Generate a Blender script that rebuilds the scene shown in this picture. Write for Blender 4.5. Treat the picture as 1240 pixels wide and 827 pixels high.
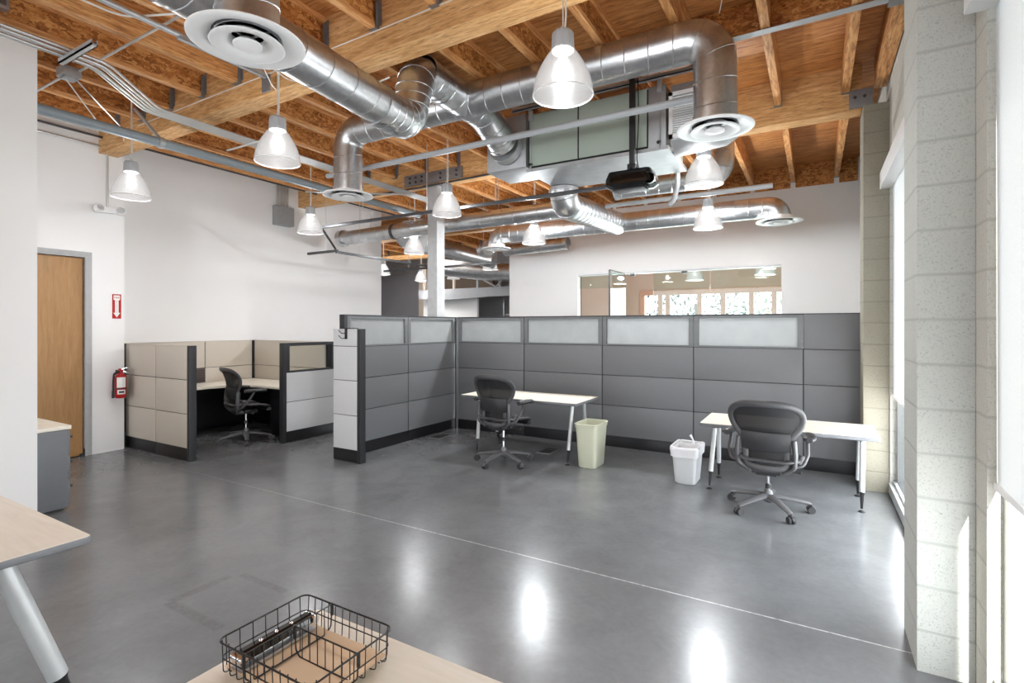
import bpy, bmesh, math, random
from mathutils import Vector, Matrix
random.seed(7)
PI = math.pi
scene = bpy.context.scene
for o in list(bpy.data.objects): bpy.data.objects.remove(o, do_unlink=True)
COL = scene.collection

# ------------------------------------------------------------------ camera, light, exposure
H = 1.60                      # eye height
FPX, YAW, HOR = 631.0, math.radians(30.16), 395.2
cd = bpy.data.cameras.new('camera'); cam = bpy.data.objects.new('camera', cd); COL.objects.link(cam)
cd.sensor_width = 36.0; cd.sensor_fit = 'HORIZONTAL'; cd.lens = 36.0*FPX/1240.0
cd.shift_y = -(413.5-HOR)/1240.0; cd.clip_start = 0.05; cd.clip_end = 200
cam.location = (0, 0, H); cam.rotation_euler = (PI/2, 0, YAW)
scene.camera = cam
vs = scene.view_settings
vs.view_transform = 'Standard'; vs.look = 'None'; vs.exposure = 0.95; vs.gamma = 1.0; vs.use_curve_mapping = False

w = bpy.data.worlds.new('World'); scene.world = w; w.use_nodes = True
bg = w.node_tree.nodes['Background']; bg.inputs[0].default_value = (0.86, 0.93, 1.0, 1); bg.inputs[1].default_value = 2.4

def area(name, loc, rot, sx, sy, power, color=(1, 1, 1), shape='RECTANGLE'):
    l = bpy.data.lights.new(name, 'AREA'); l.shape = shape; l.size = sx; l.size_y = sy
    l.energy = power; l.color = color
    o = bpy.data.objects.new(name, l); COL.objects.link(o); o.location = loc; o.rotation_euler = rot
    return o
DAY = (0.93, 0.965, 1.0)
# daylight at the window openings, plus added fill lights
area('rear_window_fill', (-3.6, -4.75, 1.9), (PI/2, 0, 0), 7.6, 2.7, 120, DAY)            # faces +Y, added fill light at the assumed rear windows
area('daylight_near_window', (0.66, 1.45, .53), (0, PI/2, 0), .8, 2.5, 24, DAY)   # faces -X, clear glass below the near blind
area('daylight_far_window', (0.66, 4.80, .53), (0, PI/2, 0), .8, 2.4, 30, DAY)
area('far_room_fill', (-11.4, 11.6, 3.93), (0, 0, 0), 5.0, 4.5, 80, (1, 0.98, 0.95))  # added fill light facing down
area('daylight_office', (-2.2, 13.2, 1.6), (-PI/2, 0, 0), 3.6, 2.0, 110, DAY)
sl = bpy.data.lights.new('sun', 'SUN'); sl.energy = 16.0; sl.angle = math.radians(0.6); sl.color = (1, 0.97, 0.9)
sun = bpy.data.objects.new('sun', sl); COL.objects.link(sun)
sun.rotation_euler = Vector((-0.15, 1.0, -0.45)).to_track_quat('-Z', 'Y').to_euler()
LAMP_W = 6.0; LAMP_P = 40.0

# ------------------------------------------------------------------ materials
MATS = {}
class NT:
    def __init__(s, name):
        m = bpy.data.materials.new(name); m.use_nodes = True; s.m = m; s.t = m.node_tree
        s.b = s.t.nodes['Principled BSDF']; s.out = s.t.nodes['Material Output']
    def n(s, typ, **k):
        x = s.t.nodes.new(typ)
        for a, v in k.items():
            if a[0] == '_': setattr(x, a[1:], v)
            else: x.inputs[a.replace('__', ' ')].default_value = v
        return x
    def l(s, a, b): s.t.links.new(a, b)
    def coord(s, scale=(1, 1, 1), rot=(0, 0, 0)):
        g = s.n('ShaderNodeNewGeometry'); mp = s.n('ShaderNodeMapping')
        mp.inputs['Scale'].default_value = scale; mp.inputs['Rotation'].default_value = rot
        s.l(g.outputs['Position'], mp.inputs['Vector']); return mp.outputs[0]
    def ocoord(s, scale=(1, 1, 1)):
        g = s.n('ShaderNodeTexCoord'); mp = s.n('ShaderNodeMapping'); mp.inputs['Scale'].default_value = scale
        s.l(g.outputs['Object'], mp.inputs['Vector']); return mp.outputs[0]
    def noise(s, vec, scale, detail=4, rough=.55, dist=0):
        x = s.n('ShaderNodeTexNoise'); x.inputs['Scale'].default_value = scale; x.inputs['Detail'].default_value = detail
        x.inputs['Roughness'].default_value = rough; x.inputs['Distortion'].default_value = dist
        s.l(vec, x.inputs['Vector']); return x.outputs['Fac']
    def ramp(s, fac, stops):
        r = s.n('ShaderNodeValToRGB'); e = r.color_ramp.elements
        while len(e) < len(stops): e.new(.5)
        for i, (p, c) in enumerate(stops):
            e[i].position = p; e[i].color = (*c, 1) if len(c) == 3 else c
        s.l(fac, r.inputs[0]); return r.outputs[0]
    def val(s, fac, a, b, lo=0, hi=1):
        r = s.n('ShaderNodeMapRange'); r.inputs[1].default_value = lo; r.inputs[2].default_value = hi
        r.inputs[3].default_value = a; r.inputs[4].default_value = b; s.l(fac, r.inputs[0]); return r.outputs[0]
    def mix(s, fac, a, b, typ='MIX'):
        r = s.n('ShaderNodeMix'); r.data_type = 'RGBA'; r.blend_type = typ
        for sock, v in ((r.inputs[0], fac), (r.inputs[6], a), (r.inputs[7], b)):
            if isinstance(v, (int, float)): sock.default_value = v
            elif isinstance(v, tuple): sock.default_value = (*v, 1)
            else: s.l(v, sock)
        return r.outputs[2]
    def math(s, op, a, b=None, c=None):
        r = s.n('ShaderNodeMath'); r.operation = op
        for i, v in enumerate((a, b, c)):
            if v is None: continue
            if isinstance(v, (int, float)): r.inputs[i].default_value = v
            else: s.l(v, r.inputs[i])
        return r.outputs[0]
    def bump(s, h, strength, dist=.01):
        b = s.n('ShaderNodeBump'); b.inputs['Strength'].default_value = strength; b.inputs['Distance'].default_value = dist
        s.l(h, b.inputs['Height']); s.l(b.outputs[0], s.b.inputs['Normal'])
    def base(s, c):
        if isinstance(c, tuple): s.b.inputs['Base Color'].default_value = (*c, 1)
        else: s.l(c, s.b.inputs['Base Color'])
def srgb(r, g, b):
    f = lambda v: (v/255/12.92) if v/255 <= .04045 else ((v/255+.055)/1.055)**2.4
    return (f(r), f(g), f(b))
def M(name, col, rough=.5, metal=0, var=.06, scale=14, bump=0.0, spec=.5, coat=0):
    if name in MATS: return MATS[name]
    t = NT(name); c = t.coord()
    f = t.noise(c, scale, 3)
    lo = tuple(max(0, v*(1-var)) for v in col); hi = tuple(min(1, v*(1+var)) for v in col)
    t.base(t.ramp(f, [(.3, lo), (.7, hi)]))
    t.l(t.val(f, rough*.9, min(1, rough*1.1)), t.b.inputs['Roughness'])
    t.b.inputs['Metallic'].default_value = metal; t.b.inputs['Specular IOR Level'].default_value = spec
    t.b.inputs['Coat Weight'].default_value = coat
    if bump: t.bump(t.noise(c, scale*12, 2), bump, .002)
    MATS[name] = t.m; return t.m
def wood_long(name, dark, mid, light, axis='x', sc=1.0, rough=.6, streak=True):
    t = NT(name); k = {'x': (2.6, 24, 24), 'y': (24, 2.6, 24), 'z': (24, 24, 2.6)}[axis]
    c = t.coord(tuple(v*sc for v in k)); f = t.noise(c, 1.6, 6, .62, .6)
    col = t.ramp(f, [(.3, dark), (.5, mid), (.68, light)])
    if streak:
        k2 = {'x': (9, 70, 90), 'y': (70, 9, 90), 'z': (90, 70, 9)}[axis]
        g = t.noise(t.coord(tuple(v*sc for v in k2)), 1.0, 2, .5)
        mask = t.ramp(g, [(.34, (0, 0, 0)), (.42, (1, 1, 1))])
        col = t.mix(t.val(mask, .55, 0), col, tuple(v*.45 for v in dark))
    t.base(col); t.b.inputs['Roughness'].default_value = rough; t.bump(f, .25, .004)
    MATS[name] = t.m; return t.m
def osb(name, cols):
    t = NT(name); c = t.coord((10, 10, 17))
    d = t.n('ShaderNodeTexNoise'); d.inputs['Scale'].default_value = 1.8; d.inputs['Detail'].default_value = 2; t.l(c, d.inputs['Vector'])
    mx = t.n('ShaderNodeVectorMath'); mx.operation = 'MULTIPLY_ADD'; mx.inputs[1].default_value = (1.6, 1.6, 1.6)
    t.l(d.outputs['Color'], mx.inputs[0]); t.l(c, mx.inputs[2])
    v = t.n('ShaderNodeTexVoronoi'); v.inputs['Scale'].default_value = 2.2; t.l(mx.outputs[0], v.inputs['Vector'])
    sep = t.n('ShaderNodeSeparateColor'); t.l(v.outputs['Color'], sep.inputs[0])
    f2 = t.noise(t.coord((40, 40, 80)), 1.2, 4, .6)
    fm = t.math('ADD', t.math('MULTIPLY', sep.outputs[0], .62), t.math('MULTIPLY', f2, .43))
    t.base(t.ramp(fm, [(.15, cols[0]), (.42, cols[1]), (.65, cols[2]), (.9, cols[3])]))
    t.b.inputs['Roughness'].default_value = .65; t.bump(fm, .3, .004)
    MATS[name] = t.m; return t.m
def blockwork(name, col, axis, vertical, zoff=-.016, joint=.80):
    """concrete masonry, 0.206 m courses, pitted face"""
    t = NT(name); g = t.n('ShaderNodeNewGeometry'); s = t.n('ShaderNodeSeparateXYZ'); t.l(g.outputs['Position'], s.inputs[0])
    z = t.math('DIVIDE', t.math('ADD', s.outputs[2], -zoff), .206)
    fz = t.math('ABSOLUTE', t.math('SUBTRACT', t.math('FRACT', z), .5))
    mask = t.val(fz, 0, 1, .455, .485)
    if vertical:
        row = t.math('MULTIPLY', t.math('FLOOR', z), .5)
        h = t.math('ADD', t.math('DIVIDE', s.outputs[0 if axis == 'x' else 1], .406), row)
        fh = t.math('ABSOLUTE', t.math('SUBTRACT', t.math('FRACT', h), .5))
        mask = t.math('MAXIMUM', mask, t.val(fh, 0, 1, .478, .492))
    n1 = t.noise(t.coord(), 3.0, 4); n2 = t.noise(t.coord(), 135, 3, .65)
    c = t.mix(n1, tuple(v*.9 for v in col), tuple(min(1, v*1.08) for v in col))
    pits = t.ramp(n2, [(.30, (.5, .5, .5)), (.45, (1, 1, 1))])
    c = t.mix(.7, c, pits, 'MULTIPLY')
    c = t.mix(mask, c, tuple(v*joint for v in col))
    t.base(c); t.b.inputs['Roughness'].default_value = .9
    hgt = t.math('SUBTRACT', t.val(n2, 0, .35, .3, .6), mask)
    t.bump(hgt, .5, .004); MATS[name] = t.m; return t.m

def mat_floor():
    t = NT('polished_concrete'); c = t.coord()
    a = t.noise(c, .55, 5, .6, .3); b = t.noise(c, 2.7, 6, .65, .5); d = t.noise(c, 26, 4, .6)
    f = t.math('ADD', t.math('ADD', t.math('MULTIPLY', a, .5), t.math('MULTIPLY', b, .35)), t.math('MULTIPLY', d, .15))
    col = t.ramp(f, [(.36, srgb(96, 98, 100)), (.5, srgb(109, 111, 113)), (.66, srgb(122, 124, 126))])
    g = t.n('ShaderNodeNewGeometry'); s = t.n('ShaderNodeSeparateXYZ'); t.l(g.outputs['Position'], s.inputs[0])
    X, Y = s.outputs[0], s.outputs[1]
    def band(v, p, hw, soft=.004):
        return t.val(t.math('ABSOLUTE', t.math('SUBTRACT', v, p)), 1, 0, hw, hw+soft)
    def within(v, lo, hi): return t.math('MULTIPLY', t.math('GREATER_THAN', v, lo), t.math('LESS_THAN', v, hi))
    joint = t.math('MULTIPLY', band(Y, 3.19, .003), t.val(d, .35, 1, .35, .55))      # filled saw-cut joint, pale and broken
    col = t.mix(t.math('MULTIPLY', joint, t.val(X, .12, .75, -6, 0)), col, srgb(206, 206, 204))
    # faint rubber marks where something once stood
    m = t.math('MAXIMUM', t.math('MULTIPLY', band(X, -3.24, .022, .02), within(Y, 1.62, 1.98)),
               t.math('MULTIPLY', band(Y, 1.61, .02, .02), within(X, -3.24, -2.72)))
    m = t.math('MAXIMUM', m, t.math('MULTIPLY', band(Y, 2.03, .014, .02), within(X, -3.2, -2.75)))
    col = t.mix(t.math('MULTIPLY', m, t.val(d, .1, .6, .35, .6)), col, srgb(88, 88, 88))
    t.base(col)
    t.l(t.val(t.math('MULTIPLY_ADD', b, .7, t.math('MULTIPLY', d, .3)), .20, .265, .3, .7), t.b.inputs['Roughness'])
    t.b.inputs['Specular IOR Level'].default_value = .48; t.b.inputs['Coat Weight'].default_value = .15; t.b.inputs['Coat Roughness'].default_value = .2

    return t.m
FLOOR = mat_floor()
WALL = M('painted_white_wall', srgb(232, 231, 230), .6, 0, .012, 2, .04)
WALLDARK = M('charcoal_paint', srgb(138, 138, 143), .45, 0, .03, 2)
WALLGREY = M('grey_paint', srgb(170, 171, 174), .6, 0, .03, 2)
BEIGE = M('beige_paint', srgb(205, 192, 178), .6, 0, .02, 2)
GLU = wood_long('laminated_beam_wood', srgb(180, 128, 76), srgb(212, 162, 104), srgb(232, 190, 138), 'x')
LVLY = wood_long('veneer_joist_wood', srgb(156, 98, 50), srgb(206, 146, 88), srgb(232, 182, 122), 'y')
FLANGE = wood_long('joist_flange_wood', srgb(178, 118, 66), srgb(214, 154, 96), srgb(236, 188, 132), 'y', 1.0, .6, False)
PLY = wood_long('plywood_deck', srgb(142, 86, 42), srgb(192, 128, 70), srgb(216, 158, 98), 'x', .8)
OSB = osb('strand_board', [srgb(118, 66, 26), srgb(166, 102, 46), srgb(196, 132, 68), srgb(218, 162, 98)])
OAK = wood_long('maple_door_veneer', srgb(152, 112, 66), srgb(164, 122, 75), srgb(172, 131, 84), 'z', .8, .45, False)
LAM = wood_long('pale_maple_laminate', srgb(229, 221, 205), srgb(235, 228, 214), srgb(240, 234, 222), 'x', .8, .35, False)
BLK_A = blockwork('block_face', srgb(194, 196, 190), 'x', False)
BLK_B = blockwork('block_side', srgb(212, 206, 192), 'y', False)
BLK_W = blockwork('block_wall', srgb(196, 194, 185), 'y', True)
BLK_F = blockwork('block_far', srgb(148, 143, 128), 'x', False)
def mat_galv():
    t = NT('galvanised_steel'); c = t.coord(); a = t.noise(c, 5, 4, .6); b = t.noise(c, 38, 3, .6)
    t.base(t.ramp(t.math('ADD', t.math('MULTIPLY', a, .6), t.math('MULTIPLY', b, .4)), [(.35, srgb(184, 186, 188)), (.65, srgb(212, 213, 215))]))
    t.b.inputs['Metallic'].default_value = 1; t.l(t.val(b, .285, .40), t.b.inputs['Roughness'])
    t.bump(a, .05, .02); return t.m
GALV = mat_galv()
GALVF = M('flat_galvanised_sheet', srgb(188, 190, 192), .52, .85, .08, 9)
HANG = M('joist_hanger_steel', srgb(140, 140, 142), .5, .6, .1, 20)
STRUT = M('strut_channel_steel', srgb(182, 184, 186), .45, .5, .08, 20)
PIPEW = M('grey_white_pipe_paint', srgb(176, 179, 182), .4, 0, .03, 8)
PIPEG = M('blue_grey_pipe_paint', srgb(140, 150, 156), .45, 0, .04, 8)
CONDUIT = M('electrical_conduit', srgb(205, 205, 203), .36, .75, .03, 6)
WIRE = M('white_cable', srgb(222, 218, 210), .5)
DARKSTEEL = M('dark_steel', srgb(78, 78, 80), .4, .5)
WHITEM = M('white_enamel', srgb(246, 246, 246), .35, 0, .01)
ALU = M('brushed_aluminium', srgb(186, 188, 190), .35, .8, .04, 30)
ALUL = M('pale_aluminium_paint', srgb(196, 198, 198), .4, .3, .03, 20)
BLACK = M('black_plastic', srgb(26, 26, 28), .45, 0, .1)
BLACKG = M('gloss_black_plastic', srgb(14, 14, 15), .12, 0, .1)
BASEB = M('black_base_cover', srgb(22, 22, 24), .4, 0, .1)
BORD = M('grey_panel_border', srgb(112, 114, 116), .5)
POST = M('dark_panel_trim', srgb(44, 45, 48), .45, .1, .05)
TILED = M('dark_grey_fabric_tile', srgb(109, 110, 112), .36, 0, .02, 40, .06)
TILEL = M('light_grey_fabric_tile', srgb(202, 203, 204), .8, 0, .02, 40, .06)
TILEB = M('taupe_fabric_tile', srgb(200, 192, 180), .8, 0, .02, 40, .06)
CHAIRL = M('lighter_chair_base', srgb(104, 104, 106), .4, .2, .05, 20)
CHAIRF = M('graphite_chair_frame', srgb(74, 74, 76), .42, .1, .06, 20)
CHAIRB = M('dark_chair_plastic', srgb(46, 46, 48), .4, 0, .08)
CHROME = M('chrome', srgb(225, 225, 228), .12, 1, .02)
RUBBER = M('caster_rubber', srgb(54, 54, 56), .6)
BINB = M('cream_green_plastic', srgb(206, 208, 186), .42, 0, .01)
BINW = M('white_grey_plastic', srgb(206, 208, 210), .45, 0, .01)
LINER = M('thin_white_liner', srgb(228, 228, 230), .3, 0, .03, 30, .1)
CABG = M('grey_cabinet_steel', srgb(108, 110, 114), .45, .1, .03)
EDGEG = M('grey_edge_band', srgb(112, 114, 118), .45, 0, .04)
RED = M('red_enamel', srgb(176, 22, 28), .25, 0, .03)
PAPER = M('white_label', srgb(232, 230, 226), .6, 0, .02)
KRAFT = M('kraft_paper', srgb(232, 206, 174), .75, 0, .04, 8)
GREENP = M('grey_green_coated_steel', srgb(172, 184, 172), .42, .05, .03, 4)
BROWN = M('brown_louvred_tile', srgb(92, 80, 76), .6)
FRAMEP = M('pinkish_wood_frame', srgb(206, 170, 148), .5)
ASPH = M('outside_ground', srgb(170, 168, 162), .9)
LEAF = M('tree_leaves', srgb(66, 74, 62), .8, 0, .3, 8)
BARK = M('tree_bark', srgb(96, 84, 72), .9)
def mat_glass(name, tint=(.97, .985, .98), alpha=.10):
    t = NT(name); tr = t.n('ShaderNodeBsdfTransparent'); tr.inputs[0].default_value = (*tint, 1)
    gl = t.n('ShaderNodeBsdfGlossy'); gl.inputs['Roughness'].default_value = .02
    f = t.noise(t.coord(), 1.5, 1); fr = t.n('ShaderNodeLayerWeight'); fr.inputs[0].default_value = .5
    mx = t.n('ShaderNodeMixShader'); t.l(t.math('MULTIPLY', t.math('MULTIPLY_ADD', t.math('POWER', fr.outputs['Facing'], 5), .6, .04), t.val(f, .9, 1.1)), mx.inputs[0]); t.l(tr.outputs[0], mx.inputs[1]); t.l(gl.outputs[0], mx.inputs[2])
    t.l(mx.outputs[0], t.out.inputs[0]); return t.m
GLASS = mat_glass('clear_window_glass')
GLASSG = mat_glass('greenish_glass', (.88, .94, .91))
def mat_frost():
    t = NT('frosted_glass'); d = t.n('ShaderNodeBsdfDiffuse'); tr = t.n('ShaderNodeBsdfTranslucent'); g = t.n('ShaderNodeBsdfGlossy')
    g.inputs['Roughness'].default_value = .22; f = t.noise(t.coord(), 6, 2)
    c = t.ramp(f, [(.3, srgb(190, 193, 194)), (.7, srgb(197, 200, 200))])
    for x in (d, tr): t.l(c, x.inputs[0])
    a = t.n('ShaderNodeMixShader'); a.inputs[0].default_value = .5; t.l(d.outputs[0], a.inputs[1]); t.l(tr.outputs[0], a.inputs[2])
    b = t.n('ShaderNodeMixShader'); b.inputs[0].default_value = .07; t.l(a.outputs[0], b.inputs[1]); t.l(g.outputs[0], b.inputs[2])
    t.l(b.outputs[0], t.out.inputs[0]); return t.m
FROST = mat_frost()
def mat_blind():
    t = NT('white_roller_fabric'); d = t.n('ShaderNodeBsdfDiffuse'); tr = t.n('ShaderNodeBsdfTranslucent')
    f = t.noise(t.coord(), 200, 1); c = t.ramp(f, [(.3, (.80, .81, .82)), (.7, (.86, .87, .88))])
    for x in (d, tr): t.l(c, x.inputs[0])
    a = t.n('ShaderNodeMixShader'); a.inputs[0].default_value = .35; t.l(d.outputs[0], a.inputs[1]); t.l(tr.outputs[0], a.inputs[2])
    t.l(a.outputs[0], t.out.inputs[0]); return t.m
BLIND = mat_blind()
def mat_shade():
    t = NT('prismatic_acrylic_shade'); tr = t.n('ShaderNodeBsdfTransparent'); em = t.n('ShaderNodeEmission'); gl = t.n('ShaderNodeBsdfGlossy'); di = t.n('ShaderNodeBsdfTranslucent')
    gl.inputs['Roughness'].default_value = .15; di.inputs[0].default_value = (.85, .85, .85, 1)
    lw = t.n('ShaderNodeLayerWeight'); lw.inputs[0].default_value = .45
    f = t.noise(t.ocoord((1, 1, .3)), 9, 2)
    t.l(t.mix(lw.outputs['Facing'], (1, .985, .97), (.86, .82, .80)), em.inputs[0])
    t.l(t.math('MULTIPLY', t.val(lw.outputs['Facing'], .50, .26), t.val(f, .92, 1.08)), em.inputs[1])
    a = t.n('ShaderNodeMixShader'); a.inputs[0].default_value = .48; t.l(tr.outputs[0], a.inputs[1]); t.l(em.outputs[0], a.inputs[2])
    b = t.n('ShaderNodeMixShader'); b.inputs[0].default_value = .10; t.l(a.outputs[0], b.inputs[1]); t.l(gl.outputs[0], b.inputs[2])
    t.l(b.outputs[0], t.out.inputs[0]); return t.m
SHADE = mat_shade()
def mat_emit(name, col, s):
    t = NT(name); em = t.n('ShaderNodeEmission'); f = t.noise(t.ocoord(), 3, 1)
    em.inputs[0].default_value = (*col, 1); t.l(t.val(f, s*.95, s*1.05), em.inputs[1]); t.l(em.outputs[0], t.out.inputs[0]); return t.m
BULB = mat_emit('lit_lamp_bulb', (1, .97, .92), 9)
def mat_chairmesh():
    t = NT('woven_chair_mesh'); tr = t.n('ShaderNodeBsdfTransparent'); p = t.b
    wv = t.n('ShaderNodeTexWave'); wv.inputs['Scale'].default_value = 60; t.l(t.ocoord(), wv.inputs['Vector'])
    t.base(t.ramp(wv.outputs['Fac'], [(0, srgb(22, 22, 24)), (1, srgb(40, 40, 42))])); p.inputs['Roughness'].default_value = .6
    a = t.n('ShaderNodeMixShader'); a.inputs[0].default_value = .84; t.l(tr.outputs[0], a.inputs[1]); t.l(p.outputs[0], a.inputs[2])
    t.l(a.outputs[0], t.out.inputs[0]); return t.m
CMESH = mat_chairmesh()

# ------------------------------------------------------------------ mesh helpers
def rotz(a): return Matrix.Rotation(a, 3, 'Z')
class MB:
    def __init__(s): s.v = []; s.f = []
    def add(s, vs, fs):
        o = len(s.v); s.v += [Vector(p) for p in vs]; s.f += [tuple(i+o for i in f) for f in fs]; return s
    def box(s, x0, x1, y0, y1, z0, z1, bev=0, mat=None):
        if x0 > x1: x0, x1 = x1, x0
        if y0 > y1: y0, y1 = y1, y0
        if z0 > z1: z0, z1 = z1, z0
        c = Vector(((x0+x1)/2, (y0+y1)/2, (z0+z1)/2)); h = Vector(((x1-x0)/2, (y1-y0)/2, (z1-z0)/2))
        bev = min(bev, h.x*.9, h.y*.9, h.z*.9)
        if bev <= 0:
            vs = [Vector((sx*h.x, sy*h.y, sz*h.z)) for sx in (-1, 1) for sy in (-1, 1) for sz in (-1, 1)]
            fs = [(0, 1, 3, 2), (4, 6, 7, 5), (0, 4, 5, 1), (2, 3, 7, 6), (0, 2, 6, 4), (1, 5, 7, 3)]
        else:
            bm = bmesh.new(); bmesh.ops.create_cube(bm, size=2)
            for v in bm.verts: v.co = Vector((v.co.x*h.x, v.co.y*h.y, v.co.z*h.z))
            bmesh.ops.bevel(bm, geom=bm.edges[:], offset=bev, segments=2, profile=.7, affect='EDGES')
            bm.verts.ensure_lookup_table(); vs = [v.co.copy() for v in bm.verts]; fs = [tuple(v.index for v in f.verts) for f in bm.faces]; bm.free()
        if mat is not None: vs = [mat @ v for v in vs]
        return s.add([v+c for v in vs], fs)
    def ring(s, pts): o = len(s.v); s.v += [Vector(p) for p in pts]; return o
    def loft(s, rings, cap0=True, cap1=True, close=False):
        n = len(rings[0]); st = [s.ring(r) for r in rings]
        pairs = list(zip(st[:-1], st[1:])) + ([(st[-1], st[0])] if close else [])
        for a, b in pairs:
            for i in range(n):
                j = (i+1) % n; s.f.append((a+i, a+j, b+j, b+i))
        if not close:
            if cap0: s.f.append(tuple(st[0]+i for i in range(n))[::-1])
            if cap1: s.f.append(tuple(st[-1]+i for i in range(n)))
        return s
    def tube(s, path, r, n=12, caps=True, closed=False, flat=None, ref=None):
        P = [Vector(p) for p in path]; m = len(P); T = []
        for i in range(m):
            if closed: t = P[(i+1) % m]-P[i-1]
            else: t = P[min(i+1, m-1)]-P[max(i-1, 0)]
            T.append(t.normalized())
        up = Vector(ref) if ref else (Vector((0, 0, 1)) if abs(T[0].z) < .9 else Vector((1, 0, 0)))
        nrm = (up-T[0]*up.dot(T[0])).normalized(); rings = []
        for i in range(m):
            if ref: q = Vector(ref); nrm = (q-T[i]*q.dot(T[i])).normalized()
            else: nrm = (nrm-T[i]*nrm.dot(T[i])).normalized()
            b = T[i].cross(nrm); rr = r[i] if isinstance(r, (list, tuple)) else r
            a1, a2 = (rr, rr) if flat is None else (rr*flat[0], rr*flat[1])
            rings.append([P[i]+nrm*(math.cos(2*PI*k/n)*a1)+b*(math.sin(2*PI*k/n)*a2) for k in range(n)])
        return s.loft(rings, caps, caps, closed)
    def cyl(s, a, b, r, r2=None, n=16, caps=True): return s.tube([a, b], [r, r if r2 is None else r2], n, caps)
    def lathe(s, prof, c=(0, 0, 0), n=32, cap0=False, cap1=False, mat=None):
        c = Vector(c); rings = []
        for r, z in prof:
            ring = [Vector((r*math.cos(2*PI*k/n), r*math.sin(2*PI*k/n), z)) for k in range(n)]
            if mat is not None: ring = [mat @ p for p in ring]
            rings.append([p+c for p in ring])
        return s.loft(rings, cap0, cap1)
    def prism(s, poly, z0, z1, mat=None, c=(0, 0, 0)):
        c = Vector(c); f = (lambda p: (mat @ p if mat is not None else p)+c)
        return s.loft([[f(Vector((x, y, z0))) for x, y in poly], [f(Vector((x, y, z1))) for x, y in poly]])
    def build(s, name, mat, parent=None, loc=None, ang=40):
        """coordinates are world unless the parent is a local prototype (its location then is the origin)"""
        off = Vector((0, 0, 0)); q = parent
        while q is not None: off += q.location; q = q.parent
        me = bpy.data.meshes.new(name)
        if parent is None:
            xs = [v.x for v in s.v]; ys = [v.y for v in s.v]; zs = [v.z for v in s.v]
            off = Vector(((min(xs)+max(xs))/2, (min(ys)+max(ys))/2, min(zs)))
        me.from_pydata([v-off for v in s.v], [], s.f); me.validate(); me.update()
        bm = bmesh.new(); bm.from_mesh(me); bmesh.ops.recalc_face_normals(bm, faces=bm.faces[:]); bm.to_mesh(me); bm.free()
        me.polygons.foreach_set('use_smooth', [True]*len(me.polygons))
        try: me.set_sharp_from_angle(angle=math.radians(ang))
        except Exception: pass
        me.materials.append(mat)
        o = bpy.data.objects.new(name, me); COL.objects.link(o)
        if parent is not None: o.parent = parent
        else: o.location = off
        return o
def thing(name, label, cat, loc=(0, 0, 0), group=None, rz=0):
    o = bpy.data.objects.new(name, None); COL.objects.link(o); o.location = loc; o.rotation_euler = (0, 0, rz)
    o.empty_display_size = .1; o['label'] = label; o['category'] = cat
    if group: o['group'] = group
    return o
def tag(o, label, cat, group=None):
    o['label'] = label; o['category'] = cat
    if group: o['group'] = group
    return o
def struct(o): o['kind'] = 'structure'; return o
def copy_tree(o, parent=None):
    c = o.copy(); COL.objects.link(c); c.parent = parent
    for ch in [x for x in o.children]: copy_tree(ch, c)
    return c
def fillet(pts, rad, seg=8):
    P = [Vector(p) for p in pts]; out = [P[0]]
    for i in range(1, len(P)-1):
        r = rad[i-1] if isinstance(rad, (list, tuple)) else rad
        a = (P[i-1]-P[i]).normalized(); b = (P[i+1]-P[i]).normalized(); ang = a.angle(b)
        if r <= 0 or ang > 3.1: out.append(P[i]); continue
        d = r/math.tan(ang/2); A = P[i]+a*d; B = P[i]+b*d
        c = P[i]+(a+b).normalized()*(r/math.sin(ang/2)); va = A-c; vb = B-c; tot = va.angle(vb)
        for k in range(seg+1):
            u = k/seg; out.append(c+(va*math.sin((1-u)*tot)+vb*math.sin(u*tot))/math.sin(tot))
    out.append(P[-1]); return out
def rrect(cx, cy, hx, hy, r, z, seg=5):
    pts = []
    for qx, qy, a0 in ((1, 1, 0), (-1, 1, PI/2), (-1, -1, PI), (1, -1, 3*PI/2)):
        for k in range(seg+1):
            a = a0+PI/2*k/seg; pts.append(Vector((cx+qx*(hx-r)+r*math.cos(a), cy+qy*(hy-r)+r*math.sin(a), z)))
    return pts
def text_mesh(name, txt, size, mat, parent, Mx, thick=.0006):
    cu = bpy.data.curves.new(name, 'FONT'); cu.body = txt; cu.size = size; cu.extrude = thick; cu.align_x = 'CENTER'; cu.align_y = 'CENTER'
    to = bpy.data.objects.new(name, cu); me = bpy.data.meshes.new_from_object(to); bpy.data.objects.remove(to)
    off = Vector((0, 0, 0)); q = parent
    while q is not None: off += q.location; q = q.parent
    me.transform(Mx); me.transform(Matrix.Translation(-off)); me.materials.clear(); me.materials.append(mat)
    o = bpy.data.objects.new(name, me); COL.objects.link(o); o.parent = parent; return o

# ------------------------------------------------------------------ structure
DECK = 4.25; JB = 3.97; BB = 3.78       # deck, joist bottoms, beam bottoms
b = MB(); b.box(-16.0, 1.0, -5.2, 15.4, -.12, 0); struct(b.build('floor', FLOOR))
b = MB(); b.box(-16.0, 1.1, -5.2, 15.4, DECK, DECK+.1); struct(b.build('ceiling', PLY))
XR = .62; P1a, P1b = 3.04, 3.44; P2a, P2b = 6.13, 6.55; XP = .41
N0, N1 = .10, 2.87; F0, F1 = 3.50, 6.10; ZT = 3.02; CURB = .09
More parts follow.
